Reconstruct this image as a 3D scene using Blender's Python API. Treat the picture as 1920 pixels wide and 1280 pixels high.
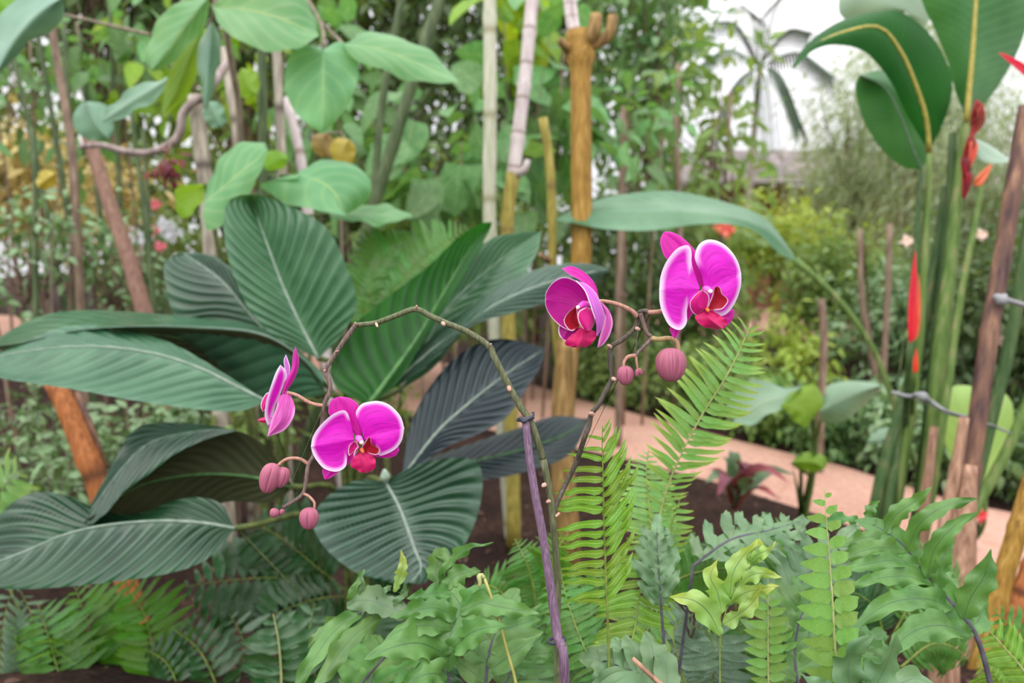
import bpy, math, random
import numpy as np
from mathutils import Vector, Matrix

R = random.Random(7)
NP = np.random.RandomState(11)
SC = bpy.context.scene
COL = SC.collection
for _o in list(bpy.data.objects):
    bpy.data.objects.remove(_o)

# ------------------------------------------------------------------ camera, sky, sun, exposure
F = 1400.0                      # focal length in pixels of the 1920 x 1280 frame
CAM_Z, PITCH = 1.25, math.radians(8)
cam_d = bpy.data.cameras.new('camera')
cam_d.sensor_width = 36.0
cam_d.lens = 36.0 * F / 1920
cam_d.clip_start, cam_d.clip_end = 0.05, 200
cam_d.dof.use_dof = True
cam_d.dof.focus_distance = 0.70
cam_d.dof.aperture_fstop = 4.5
cam_d.dof.aperture_blades = 0
cam = bpy.data.objects.new('camera', cam_d)
COL.objects.link(cam)
cam.location = (0, 0, CAM_Z)
cam.rotation_euler = (math.radians(90) - PITCH, 0, 0)
SC.camera = cam

world = bpy.data.worlds.new('overcast_sky')
SC.world = world
world.use_nodes = True
wn, wl = world.node_tree.nodes, world.node_tree.links
bg = wn['Background']
# an overcast sky: thin cloud, three times as bright overhead as at the horizon
tc = wn.new('ShaderNodeTexCoord')
cl = wn.new('ShaderNodeTexNoise'); cl.inputs['Scale'].default_value = 2.2; cl.inputs['Detail'].default_value = 4
cr = wn.new('ShaderNodeValToRGB')
cr.color_ramp.elements[0].position = .3; cr.color_ramp.elements[0].color = (.92, .93, 1.0, 1)
cr.color_ramp.elements[1].position = .7; cr.color_ramp.elements[1].color = (1.0, .985, .99, 1)
sx = wn.new('ShaderNodeSeparateXYZ')
mr_ = wn.new('ShaderNodeMapRange')
mr_.inputs[1].default_value, mr_.inputs[2].default_value = 0, 1
mr_.inputs[3].default_value, mr_.inputs[4].default_value = .95, 2.85
wl.new(tc.outputs['Generated'], cl.inputs['Vector'])
wl.new(tc.outputs['Generated'], sx.inputs[0])
wl.new(sx.outputs['Z'], mr_.inputs[0])
wl.new(cl.outputs['Fac'], cr.inputs['Fac'])
wl.new(cr.outputs['Color'], bg.inputs['Color'])
wl.new(mr_.outputs[0], bg.inputs['Strength'])

sun_d = bpy.data.lights.new('hazy_sun', 'SUN')
sun_d.energy = 1.2
sun_d.angle = math.radians(50)
sun_d.color = (1.0, .97, .92)
sun = bpy.data.objects.new('hazy_sun', sun_d)
COL.objects.link(sun)
sun.rotation_euler = (math.radians(38), math.radians(-14), 0)

SC.view_settings.view_transform = 'Standard'
SC.view_settings.look = 'None'
SC.view_settings.exposure = 0.1
SC.view_settings.gamma = 1.0
SC.view_settings.use_curve_mapping = False
try:
    SC.cycles.max_bounces = 6
    SC.cycles.diffuse_bounces = 3
    SC.cycles.glossy_bounces = 2
    SC.cycles.transmission_bounces = 4
    SC.cycles.use_denoising = True
except Exception:
    pass

# ------------------------------------------------------------------ points
cp, sp = math.cos(PITCH), math.sin(PITCH)
FWD, UPV, RGT = np.array([0, cp, -sp]), np.array([0, sp, cp]), np.array([1., 0, 0])
CAMP = np.array([0, 0, CAM_Z])
UPZ = np.array([0, 0, 1.])


def P(x, y, d):
    """the point that lies d metres deep along the view where the photograph shows (x, y)"""
    return CAMP + d * (FWD + (x - 960) / F * RGT - (y - 640) / F * UPV)


def on_ground(x, y, z=0.0):
    v = FWD + (x - 960) / F * RGT - (y - 640) / F * UPV
    return CAMP + v * ((z - CAM_Z) / v[2])


def gz(x, y):
    """height of the ground: a raised bed in the near part, flat beyond"""
    t = min(max((y - 0.95) / 1.5, 0), 1)
    t = t * t * (3 - 2 * t)
    return 0.46 * (1 - t)


def base_at(px, d):
    p = P(px, 640, d)
    return np.array([p[0], p[1], gz(p[0], p[1])])


def nrm(v):
    v = np.asarray(v, float)
    return v / (np.linalg.norm(v) + 1e-12)


def spline(pts, n):
    """Catmull-Rom through the points, resampled to n points of even arc length"""
    p = np.asarray(pts, float)
    if len(p) == 1:
        return np.repeat(p, n, 0)
    if len(p) == 2:
        return p[0] + np.linspace(0, 1, n)[:, None] * (p[1] - p[0])
    q = np.vstack([2 * p[0] - p[1], p, 2 * p[-1] - p[-2]])
    out = []
    for i in range(1, len(q) - 2):
        a, b, c, d = q[i - 1], q[i], q[i + 1], q[i + 2]
        for t in np.linspace(0, 1, 12, endpoint=False):
            out.append(.5 * (2 * b + (c - a) * t + (2 * a - 5 * b + 4 * c - d) * t * t + (3 * b - a - 3 * c + d) * t ** 3))
    out.append(p[-1])
    out = np.array(out)
    s = np.r_[0, np.cumsum(np.linalg.norm(np.diff(out, axis=0), axis=1))]
    u = np.linspace(0, s[-1], n)
    return np.stack([np.interp(u, s, out[:, k]) for k in range(3)], 1)


# ------------------------------------------------------------------ meshes
def raw_mesh(name, verts, faces, mat=None, uv=None, smooth=True, edge=None):
    """verts (n,3), faces (m,k) array or list of tuples, uv (n,2) per vertex"""
    me = bpy.data.meshes.new(name)
    verts = np.asarray(verts, np.float32)
    if isinstance(faces, np.ndarray):
        m, k = faces.shape
        loops = faces.ravel().astype(np.int32)
        me.vertices.add(len(verts)); me.vertices.foreach_set('co', verts.ravel())
        me.loops.add(len(loops)); me.loops.foreach_set('vertex_index', loops)
        me.polygons.add(m)
        me.polygons.foreach_set('loop_start', np.arange(0, m * k, k, dtype=np.int32))
        me.polygons.foreach_set('loop_total', np.full(m, k, np.int32))
    else:
        me.from_pydata([tuple(v) for v in verts], [], faces)
        loops = np.zeros(len(me.loops), np.int32)
        me.loops.foreach_get('vertex_index', loops)
    if uv is not None:
        l = me.uv_layers.new(name='UVMap')
        l.data.foreach_set('uv', np.asarray(uv, np.float32)[loops].ravel())
    if edge is not None:
        a = me.attributes.new('edge', 'FLOAT', 'POINT')
        a.data.foreach_set('value', np.asarray(edge, np.float32))
    me.polygons.foreach_set('use_smooth', np.full(len(me.polygons), smooth))
    if mat:
        me.materials.append(mat)
    me.update(calc_edges=True)
    return me


def grid_faces(nv, nu):
    i = np.arange(nv - 1)[:, None] * nu + np.arange(nu - 1)[None]
    i = i.ravel()
    return np.stack([i, i + 1, i + 1 + nu, i + nu], 1)


def tube_arrays(pts, rad, seg=8, n=None, cap=True):
    p = spline(pts, n) if n else np.asarray(pts, float)
    k = len(p)
    r = np.interp(np.linspace(0, 1, k), np.linspace(0, 1, len(rad)), rad) if hasattr(rad, '__len__') else np.full(k, rad)
    t = np.gradient(p, axis=0)
    t /= np.linalg.norm(t, axis=1)[:, None] + 1e-12
    ref = np.array([0.3, -1., 0.2]) if abs(t[0][1]) < .8 else np.array([1., 0, 0])
    v, uv = [], []
    a = np.linspace(0, 2 * np.pi, seg, endpoint=False)
    x = nrm(np.cross(t[0], ref))
    for i in range(k):
        x = nrm(x - t[i] * np.dot(x, t[i]))
        y = np.cross(t[i], x)
        v.append(p[i] + r[i] * (np.cos(a)[:, None] * x + np.sin(a)[:, None] * y))
        uv.append(np.stack([a / (2 * np.pi), np.full(seg, i / (k - 1))], 1))
    v = np.vstack(v); uv = np.vstack(uv)
    f = []
    for i in range(k - 1):
        for j in range(seg):
            f.append((i * seg + j, i * seg + (j + 1) % seg, (i + 1) * seg + (j + 1) % seg, (i + 1) * seg + j))
    f = np.array(f)
    if cap:
        c0, c1 = len(v), len(v) + 1
        v = np.vstack([v, p[0], p[-1]])
        uv = np.vstack([uv, [.5, 0], [.5, 1]])
        e = []
        for j in range(0, seg, 2):
            e.append((c0, (j + 2) % seg, j + 1, j))
            o = (k - 1) * seg
            e.append((c1, o + j, o + j + 1, o + (j + 2) % seg))
        f = np.vstack([f, e])
    return v, f, uv


def leaf_arrays(L, M, Rr, nv=24, nu=6, bulge=0.0, pleat=0.0, npl=20, sweep=.35, ripple=0.0, curl=0.0, serr=0.0, seed=0):
    """a leaf through three curves (edge, midrib, edge); nu cells to each half; real pleats and ripples"""
    l, m, r = spline(L, nv), spline(M, nv), spline(Rr, nv)
    t = np.gradient(m, axis=0)
    side = r - l
    n = np.cross(side, t)
    ln = np.linalg.norm(n, axis=1)[:, None]
    n = n / (ln + 1e-12)
    # the rows near the ends keep a steady normal
    good = (ln[:, 0] > 1e-9)
    if good.any():
        ref = n[good].mean(0)
        n[~good] = nrm(ref)
        n[0] = n[1]; n[-1] = n[-2]
    us = np.linspace(-1, 1, 2 * nu + 1)
    vs = np.linspace(0, 1, nv)
    w = np.linalg.norm(side, axis=1)
    V = np.zeros((nv, 2 * nu + 1, 3))
    rs = np.random.RandomState(seed)
    ph = rs.rand(4) * 6.28
    for j, u in enumerate(us):
        e = l if u < 0 else r
        a = abs(u)
        base = m + (e - m) * a
        h = bulge * np.sin(np.pi * a) * w
        h = h + pleat * np.sin(2 * np.pi * npl * (vs - sweep * a)) * min(a * 5, 1) * min((1.02 - a) * 4, 1) * np.clip(w / (w.max() + 1e-9) * 2, 0, 1)
        h = h + ripple * a ** 2 * (np.sin(vs * 13 + ph[0] + (2 if u < 0 else 0)) + .6 * np.sin(vs * 23 + ph[1])) * np.clip(w / (w.max() + 1e-9) * 1.5, 0, 1)
        h = h - curl * a ** 2 * w
        V[:, j] = base + h[:, None] * n
        if serr and a > .99:
            V[:, j] += (e - m) * (serr * np.sin(vs * npl * 6.28 + ph[2]))[:, None]
    uu, vv = np.meshgrid((us + 1) / 2, vs)
    ev = np.vstack([l, r])
    flat = V.reshape(-1, 3)
    return flat, grid_faces(nv, 2 * nu + 1), np.stack([uu.ravel(), vv.ravel()], 1), ev


def edge_dist(flat, ev, skip=0.0):
    d = np.sqrt(((flat[:, None, :] - ev[None]) ** 2).sum(2)).min(1)
    return d


PROF = {
    'lance': lambda t: np.sin(np.pi * t ** .75) ** .9,
    'ovate': lambda t: np.sin(np.pi * t ** .62) ** .8,
    'strap': lambda t: np.minimum(1, np.minimum(t * 5, 1) * (1 - t ** 5)) ** .8,
    'lobe': lambda t: (1 - .35 * t) * np.sqrt(np.clip(1 - t ** 4, 0, 1)) * (1 + .08 * np.sin(t * 17)),
    'heart': lambda t: np.where(t < .22, .75 + .25 * np.sin(t / .22 * np.pi / 2), np.cos((t - .22) / .78 * np.pi / 2) ** .75),
    'pinna': lambda t: np.sqrt(np.minimum(1, .25 + t * 5)) * np.clip(1 - t ** 2.4, 0, 1) ** .9,
    'needle': lambda t: np.clip(1 - t ** 2, .05, 1),
    'bract': lambda t: np.sin(np.pi * t ** .5) ** .7,
}


def ribbon_arrays(mid, width, normal, kind='lance', nv=12, nu=2, fold=.15, twist=0.0, ripple=0.0, seed=0, **k):
    """a leaf on a midrib curve with a width profile; normal is the way its face looks"""
    m = spline(mid, nv)
    t = np.gradient(m, axis=0); t /= np.linalg.norm(t, axis=1)[:, None] + 1e-12
    nn = np.asarray(normal, float)
    s = np.cross(t, nn); s /= np.linalg.norm(s, axis=1)[:, None] + 1e-12
    n2 = np.cross(s, t)
    vs = np.linspace(0, 1, nv)
    if twist:
        a = (twist * vs)[:, None]
        s, n2 = s * np.cos(a) + n2 * np.sin(a), n2 * np.cos(a) - s * np.sin(a)
    w = PROF[kind](vs) * width / 2
    l = m - s * w[:, None] + n2 * (fold * w)[:, None]
    r = m + s * w[:, None] + n2 * (fold * w)[:, None]
    return leaf_arrays(l, m, r, nv=nv, nu=nu, ripple=ripple, seed=seed, **k)


def unit_leaf(kind, width, nv=5, nu=1, droop=.25, fold=.2):
    y = np.linspace(0, 1, nv)
    mid = np.stack([0 * y, y * (1 - .1 * droop), -droop * y ** 2], 1)
    v, f, uv, _ = ribbon_arrays(mid, width, (0, 0, 1), kind, nv=nv, nu=nu, fold=fold)
    return v, f, uv


def frames(d, up):
    """rotation matrices with +Y along d and +Z near up, for arrays of vectors"""
    d = d / (np.linalg.norm(d, axis=1)[:, None] + 1e-12)
    z = up - d * (up * d).sum(1)[:, None]
    z /= np.linalg.norm(z, axis=1)[:, None] + 1e-12
    x = np.cross(d, z)
    return np.stack([x, d, z], 2)


def merged(unit, pos, rot, size):
    v, f, uv = unit
    V = np.einsum('nij,kj->nki', rot, v) * size[:, None, None] + pos[:, None, :]
    k = len(v)
    Fc = (f[None] + (np.arange(len(pos)) * k)[:, None, None]).reshape(-1, f.shape[1])
    return V.reshape(-1, 3), Fc, np.tile(uv, (len(pos), 1))


def joined(parts):
    V, Fc, U, o = [], [], [], 0
    for v, f, uv in parts:
        V.append(v); Fc.append(np.asarray(f) + o); U.append(uv); o += len(v)
    return np.vstack(V), np.vstack(Fc), np.vstack(U)


# ------------------------------------------------------------------ objects
class Thing:
    def __init__(s, name, label, cat, loc, group=None):
        s.loc = np.asarray(loc, float)
        s.o = bpy.data.objects.new(name, None)
        s.o.empty_display_size = .02
        s.o.location = s.loc
        COL.objects.link(s.o)
        s.o['label'] = label; s.o['category'] = cat
        if group:
            s.o['group'] = group

    def part(s, name, arr, mat, parent=None, label=None, stuff=False, edge=None, smooth=True):
        v, f, uv = arr[:3]
        me = raw_mesh(name, np.asarray(v) - s.loc, f, mat, uv, smooth=smooth, edge=edge)
        return s.mesh(name, me, parent, label, stuff)

    def mesh(s, name, me, parent=None, label=None, stuff=False):
        o = bpy.data.objects.new(name, me)
        COL.objects.link(o)
        o.parent = parent or s.o
        if label:
            o['label'] = label
        if stuff:
            o['kind'] = 'stuff'
        return o

    def tube(s, name, pts, rad, mat, parent=None, seg=8, n=None, label=None):
        return s.part(name, tube_arrays(pts, rad, seg, n), mat, parent, label)

    def inst(s, name, me, pos, rot, scale, parent=None):
        """a piece that shares its mesh; rot 3x3"""
        o = bpy.data.objects.new(name, me)
        COL.objects.link(o)
        o.parent = parent or s.o
        q = np.asarray(pos) - s.loc
        sc = scale if hasattr(scale, '__len__') else (scale,) * 3
        m = np.eye(4); m[:3, :3] = rot * np.asarray(sc)[None, :]; m[:3, 3] = q
        o.matrix_basis = Matrix(m.tolist())
        return o


def single(name, label, cat, arr, mat, loc=None, group=None, smooth=True, kind=None, edge=None):
    """a thing that is one mesh"""
    v, f, uv = arr[:3]
    loc = np.asarray(v)[0] if loc is None else np.asarray(loc, float)
    o = bpy.data.objects.new(name, raw_mesh(name, np.asarray(v) - loc, f, mat, uv, smooth=smooth, edge=edge))
    o.location = loc
    COL.objects.link(o)
    if label:
        o['label'] = label
    if cat:
        o['category'] = cat
    if group:
        o['group'] = group
    if kind:
        o['kind'] = kind
    return o


# ------------------------------------------------------------------ materials
def lin(c):
    return tuple((v / 12.92 if v <= .04045 else ((v + .055) / 1.055) ** 2.4) for v in (x / 255 for x in c)) + (1,)


def base_mat(name, rough=.5, spec=.4):
    m = bpy.data.materials.new(name)
    m.use_nodes = True
    n = m.node_tree.nodes; l = m.node_tree.links
    b = n['Principled BSDF']
    b.inputs['Roughness'].default_value = rough
    b.inputs['Specular IOR Level'].default_value = spec
    return m, n, l, b


def math_node(n, l, op, a, b=None, c=None):
    x = n.new('ShaderNodeMath'); x.operation = op
    for i, v in enumerate((a, b, c)):
        if v is None:
            continue
        if isinstance(v, (int, float)):
            x.inputs[i].default_value = v
        else:
            l.new(v, x.inputs[i])
    return x.outputs[0]


def ramp(n, l, fac, stops):
    r = n.new('ShaderNodeValToRGB')
    e = r.color_ramp.elements
    while len(e) < len(stops):
        e.new(.5)
    for q, (p, c) in zip(e, stops):
        q.position = p; q.color = c
    l.new(fac, r.inputs['Fac'])
    return r.outputs['Color']


def mixc(n, l, fac, a, b, blend='MIX'):
    x = n.new('ShaderNodeMix'); x.data_type = 'RGBA'; x.blend_type = blend
    for sock, v in ((x.inputs[0], fac), (x.inputs[6], a), (x.inputs[7], b)):
        if isinstance(v, (int, float, tuple)):
            sock.default_value = v
        else:
            l.new(v, sock)
    return x.outputs[2]


def leaf_mat(name, c1, c2, trans=None, tr=.3, rough=.45, spec=.4, veins=0, sweep=.35, vein_col=None, vein_amt=.5,
             mid=None, mid_w=.03, scale=30, var=.35, spots=None, bump=.0, tip=None, coat=0.0):
    """leaf tissue: mottled colour, lateral veins and midrib on the leaf's own u, v, light let through"""
    m, n, l, b = base_mat(name, rough, spec)
    b.inputs['Coat Weight'].default_value = coat; b.inputs['Coat Roughness'].default_value = .28
    co = n.new('ShaderNodeTexCoord')
    nz = n.new('ShaderNodeTexNoise'); nz.inputs['Scale'].default_value = scale; nz.inputs['Detail'].default_value = 3
    l.new(co.outputs['Object'], nz.inputs['Vector'])
    col = ramp(n, l, nz.outputs['Fac'], [(.3, lin(c1)), (.7, lin(c2))])
    sep = n.new('ShaderNodeSeparateXYZ'); l.new(co.outputs['UV'], sep.inputs[0])
    u = math_node(n, l, 'ABSOLUTE', math_node(n, l, 'MULTIPLY_ADD', sep.outputs[0], 2.0, -1.0))
    v = sep.outputs[1]
    if tip:
        f = math_node(n, l, 'POWER', v, 3.0)
        col = mixc(n, l, f, col, lin(tip))
    hgt = None
    if veins:
        ph = math_node(n, l, 'SUBTRACT', v, math_node(n, l, 'MULTIPLY', u, sweep))
        s = math_node(n, l, 'SINE', math_node(n, l, 'MULTIPLY', ph, 6.2832 * veins))
        s = math_node(n, l, 'MULTIPLY_ADD', s, .5, .5)
        hgt = s
        s3 = math_node(n, l, 'POWER', s, 5.0)
        col = mixc(n, l, math_node(n, l, 'MULTIPLY', s3, vein_amt), col, lin(vein_col or c2))
    if spots:
        n2 = n.new('ShaderNodeTexNoise'); n2.inputs['Scale'].default_value = scale * .45; n2.inputs['Detail'].default_value = 2
        l.new(co.outputs['Object'], n2.inputs['Vector'])
        f = n.new('ShaderNodeMapRange'); f.inputs[1].default_value = .62; f.inputs[2].default_value = .72
        l.new(n2.outputs['Fac'], f.inputs[0])
        col = mixc(n, l, f.outputs[0], col, lin(spots))
    if mid:
        f = n.new('ShaderNodeMapRange'); f.inputs[1].default_value = mid_w; f.inputs[2].default_value = mid_w * .4
        l.new(u, f.inputs[0])
        col = mixc(n, l, f.outputs[0], col, lin(mid))
    oi = n.new('ShaderNodeObjectInfo')
    hs = n.new('ShaderNodeHueSaturation')
    l.new(math_node(n, l, 'MULTIPLY_ADD', oi.outputs['Random'], var, 1 - var / 2), hs.inputs['Value'])
    l.new(math_node(n, l, 'MULTIPLY_ADD', oi.outputs['Random'], .03, .485), hs.inputs['Hue'])
    l.new(col, hs.inputs['Color'])
    col = hs.outputs['Color']
    l.new(col, b.inputs['Base Color'])
    if bump:
        bp = n.new('ShaderNodeBump'); bp.inputs['Strength'].default_value = bump; bp.inputs['Distance'].default_value = .002
        l.new(hgt if hgt is not None else nz.outputs['Fac'], bp.inputs['Height'])
        l.new(bp.outputs[0], b.inputs['Normal'])
    if tr > 0:
        t = n.new('ShaderNodeBsdfTranslucent')
        tcol = mixc(n, l, 1.0, col, lin(trans) if trans else (1.25, 1.15, .5, 1), 'MIX' if trans else 'MULTIPLY')
        l.new(tcol, t.inputs['Color'])
        mx = n.new('ShaderNodeMixShader'); mx.inputs[0].default_value = tr
        l.new(b.outputs[0], mx.inputs[1]); l.new(t.outputs[0], mx.inputs[2])
        l.new(mx.outputs[0], n['Material Output'].inputs['Surface'])
    return m


def wood_mat(name, c1, c2, c3=None, rough=.6, stretch=8, scale=6, rings=0, ring_col=None, spec=.3, bump=.3):
    m, n, l, b = base_mat(name, rough, spec)
    co = n.new('ShaderNodeTexCoord')
    mp = n.new('ShaderNodeMapping'); mp.inputs['Scale'].default_value = (stretch, stretch, 1)
    l.new(co.outputs['Object'], mp.inputs['Vector'])
    nz = n.new('ShaderNodeTexNoise'); nz.inputs['Scale'].default_value = scale; nz.inputs['Detail'].default_value = 4
    l.new(mp.outputs[0], nz.inputs['Vector'])
    st = [(.3, lin(c1)), (.55, lin(c2))]
    if c3:
        st.append((.72, lin(c3)))
    col = ramp(n, l, nz.outputs['Fac'], st)
    if rings:
        sep = n.new('ShaderNodeSeparateXYZ'); l.new(co.outputs['UV'], sep.inputs[0])
        s = math_node(n, l, 'SINE', math_node(n, l, 'MULTIPLY', sep.outputs[1], 6.2832 * rings))
        s = math_node(n, l, 'POWER', math_node(n, l, 'MULTIPLY_ADD', s, .5, .5), 40.0)
        col = mixc(n, l, math_node(n, l, 'MULTIPLY', s, .8), col, lin(ring_col))
    l.new(col, b.inputs['Base Color'])
    bp = n.new('ShaderNodeBump'); bp.inputs['Strength'].default_value = bump; bp.inputs['Distance'].default_value = .004
    l.new(nz.outputs['Fac'], bp.inputs['Height']); l.new(bp.outputs[0], b.inputs['Normal'])
    return m


def ground_mat(name, stops, scale=3, fine=40, bump=.6, rough=.95):
    m, n, l, b = base_mat(name, rough, .1)
    co = n.new('ShaderNodeTexCoord')
    a = n.new('ShaderNodeTexNoise'); a.inputs['Scale'].default_value = scale; a.inputs['Detail'].default_value = 6
    c = n.new('ShaderNodeTexNoise'); c.inputs['Scale'].default_value = fine; c.inputs['Detail'].default_value = 4
    for q in (a, c):
        l.new(co.outputs['Object'], q.inputs['Vector'])
    f = math_node(n, l, 'MULTIPLY_ADD', c.outputs['Fac'], .5, math_node(n, l, 'MULTIPLY', a.outputs['Fac'], .5))
    l.new(ramp(n, l, f, [(p, lin(k)) for p, k in stops]), b.inputs['Base Color'])
    bp = n.new('ShaderNodeBump'); bp.inputs['Strength'].default_value = bump; bp.inputs['Distance'].default_value = .02
    l.new(c.outputs['Fac'], bp.inputs['Height']); l.new(bp.outputs[0], b.inputs['Normal'])
    return m


def petal_mat(name, core, edge_c, w0, w1, streak=.15, rough=.45, tr=.25, vein=None):
    """petal: saturated core, pale margin of its own shape (the mesh's distance to its rim)"""
    m, n, l, b = base_mat(name, rough, .3)
    co = n.new('ShaderNodeTexCoord')
    sep = n.new('ShaderNodeSeparateXYZ'); l.new(co.outputs['UV'], sep.inputs[0])
    mp = n.new('ShaderNodeCombineXYZ')
    l.new(math_node(n, l, 'MULTIPLY', sep.outputs[0], 26.0), mp.inputs[0]); l.new(math_node(n, l, 'MULTIPLY', sep.outputs[1], 2.0), mp.inputs[1])
    nz = n.new('ShaderNodeTexNoise'); nz.inputs['Scale'].default_value = 1.6; nz.inputs['Detail'].default_value = 3
    l.new(mp.outputs[0], nz.inputs['Vector'])
    dark = tuple(int(x * .78) for x in core)
    col = ramp(n, l, nz.outputs['Fac'], [(.25, lin(dark)), (.55, lin(core)), (.8, lin(vein or core))])
    at = n.new('ShaderNodeAttribute'); at.attribute_name = 'edge'
    e = math_node(n, l, 'ADD', at.outputs['Fac'], math_node(n, l, 'MULTIPLY_ADD', nz.outputs['Fac'], streak * .01, -streak * .005))
    f = n.new('ShaderNodeMapRange'); f.inputs[1].default_value = w0; f.inputs[2].default_value = w1
    f.inputs[3].default_value = 1; f.inputs[4].default_value = 0
    f.interpolation_type = 'SMOOTHSTEP'
    l.new(e, f.inputs[0])
    col = mixc(n, l, f.outputs[0], col, lin(edge_c))
    l.new(col, b.inputs['Base Color'])
    b.inputs['Sheen Weight'].default_value = .15
    t = n.new('ShaderNodeBsdfTranslucent'); l.new(col, t.inputs['Color'])
    mx = n.new('ShaderNodeMixShader'); mx.inputs[0].default_value = tr
    l.new(b.outputs[0], mx.inputs[1]); l.new(t.outputs[0], mx.inputs[2])
    l.new(mx.outputs[0], n['Material Output'].inputs['Surface'])
    return m


def plain(name, c1, c2=None, rough=.5, spec=.3, scale=60):
    m, n, l, b = base_mat(name, rough, spec)
    co = n.new('ShaderNodeTexCoord')
    nz = n.new('ShaderNodeTexNoise'); nz.inputs['Scale'].default_value = scale
    l.new(co.outputs['Object'], nz.inputs['Vector'])
    l.new(ramp(n, l, nz.outputs['Fac'], [(.35, lin(c1)), (.65, lin(c2 or c1))]), b.inputs['Base Color'])
    return m

# ------------------------------------------------------------------ palette
M = {}
M['soil'] = ground_mat('dark_soil', [(.3, (26, 19, 18)), (.5, (50, 36, 31)), (.74, (88, 64, 54))])
M['sand'] = ground_mat('pink_sand', [(.3, (168, 126, 108)), (.5, (192, 150, 132)), (.75, (208, 170, 154))], scale=2, bump=.3)
M['bush_mid'] = leaf_mat('bush_leaf_mid', (100, 136, 66), (156, 178, 108), tr=.45, rough=.5, scale=4, var=.6)
M['bush_dark'] = leaf_mat('bush_leaf_dark', (72, 106, 58), (122, 150, 98), tr=.42, rough=.42, scale=4, var=.6)
M['bush_grey'] = leaf_mat('needle_grey_green', (128, 146, 108), (172, 184, 150), tr=.4, rough=.6, scale=4, var=.5)
M['bush_lime'] = leaf_mat('bush_leaf_lime', (150, 182, 66), (192, 212, 104), tr=.4, rough=.5, scale=4, var=.4)
M['bush_gold'] = leaf_mat('golden_leaf', (176, 152, 88), (206, 194, 140), tr=.3, rough=.5, scale=4, var=.35)
M['bush_gloss'] = leaf_mat('glossy_shrub_leaf', (84, 118, 72), (138, 168, 116), tr=.2, rough=.3, spec=.6, scale=8, var=.6)
M['bush_red'] = leaf_mat('cordyline_leaf', (96, 44, 52), (168, 84, 96), tr=.25, rough=.4, scale=8, var=.5)
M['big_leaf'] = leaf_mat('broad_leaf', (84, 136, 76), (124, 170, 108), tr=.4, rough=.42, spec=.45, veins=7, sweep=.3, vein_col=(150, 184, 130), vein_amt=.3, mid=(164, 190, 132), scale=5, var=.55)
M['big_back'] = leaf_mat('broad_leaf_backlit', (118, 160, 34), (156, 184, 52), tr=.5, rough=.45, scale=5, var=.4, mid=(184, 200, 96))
M['bark'] = wood_mat('bark_brown', (96, 78, 66), (134, 112, 94), (158, 138, 120))
M['bark_green'] = wood_mat('green_stem', (52, 70, 40), (80, 96, 60), (104, 114, 82))
M['bark_grey'] = wood_mat('bark_grey', (134, 122, 108), (176, 166, 150), (200, 192, 176), rings=5, ring_col=(70, 60, 50))
M['pink_pole'] = wood_mat('pinkish_pole', (112, 82, 70), (146, 112, 96), (166, 134, 116), stretch=20)
M['gold_pole'] = wood_mat('golden_pole', (112, 82, 30), (160, 122, 50), (178, 146, 84), stretch=24, scale=5)
M['gold_low'] = wood_mat('golden_pole_moss', (96, 76, 40), (150, 118, 68), (172, 142, 92), stretch=14, scale=5)
M['white_bamboo'] = wood_mat('pale_bamboo', (160, 164, 136), (192, 192, 170), (208, 206, 190), stretch=14, rings=7, ring_col=(140, 136, 100))
M['lilac_bamboo'] = wood_mat('lilac_bamboo', (176, 160, 160), (206, 194, 192), (218, 208, 204), stretch=14, rings=6, ring_col=(130, 110, 96))
M['yellow_bamboo'] = wood_mat('yellow_bamboo', (112, 104, 44), (158, 144, 66), (178, 164, 96), stretch=14, rings=5, ring_col=(116, 96, 50))
M['brown_bamboo'] = wood_mat('brown_bamboo', (120, 70, 34), (172, 104, 56), (190, 128, 80), stretch=18, rings=2, ring_col=(70, 40, 24))
M['dry_pole'] = wood_mat('dry_bamboo', (62, 46, 52), (122, 90, 74), (166, 128, 102), stretch=9, scale=5)
M['sheath'] = wood_mat('dry_sheath', (122, 90, 70), (166, 128, 104), (190, 156, 132), stretch=22, scale=4)

# ------------------------------------------------------------------ the ground and the path
gx = np.linspace(-16, 16, 90)
gy = np.concatenate([np.linspace(-1.5, 4, 56), np.linspace(4.2, 26, 50)])
X, Y = np.meshgrid(gx, gy)
Z = np.array([[gz(x, y) for x in gx] for y in gy])
Z += .025 * np.sin(X * 7 + Y * 3) * np.sin(Y * 6 - X * 2) * np.clip((Y - .3) * 2, 0, 1) * np.clip((3.0 - Y), 0, 1) - .002
o = single('ground', None, None, (np.stack([X, Y, Z], 2).reshape(-1, 3), grid_faces(len(gy), len(gx)), np.zeros((X.size, 2))), M['soil'], (0, 0, 0), kind='structure')


def strip(name, a, b, z0=.012):
    a = spline([(x, y, z0) for x, y in a], 40); b = spline([(x, y, z0) for x, y in b], 40)
    k = np.linspace(0, 1, 8)[None, :, None]
    V = a[:, None] * (1 - k) + b[:, None] * k
    V[:, 1:-1, 2] += .018
    V[:, [0, -1], 2] -= .02
    return single(name, None, None, (V.reshape(-1, 3), grid_faces(40, 8), np.zeros((320, 2))), M['sand'], kind='structure')


def gp(x, y):
    q = on_ground(x, y)
    return (q[0], q[1])


strip('sand_path', [(4.2, 2.0), gp(1920, 965), gp(1700, 905), gp(1500, 850), gp(1300, 805), gp(1180, 770), (-1.5, 8.2), (-7, 11.5), (-16, 15)],
      [(3.2, 1.2), gp(1920, 1120), gp(1800, 1060), gp(1600, 985), gp(1400, 930), gp(1210, 870), (-1.4, 5.6), (-6.5, 8.6), (-16, 10)])
strip('sand_clearing', [(1.6, 17.5), (3.4, 16.5), (6, 15.5)], [(2.0, 9.6), (3.4, 9.0), (5, 8.8)])


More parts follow.
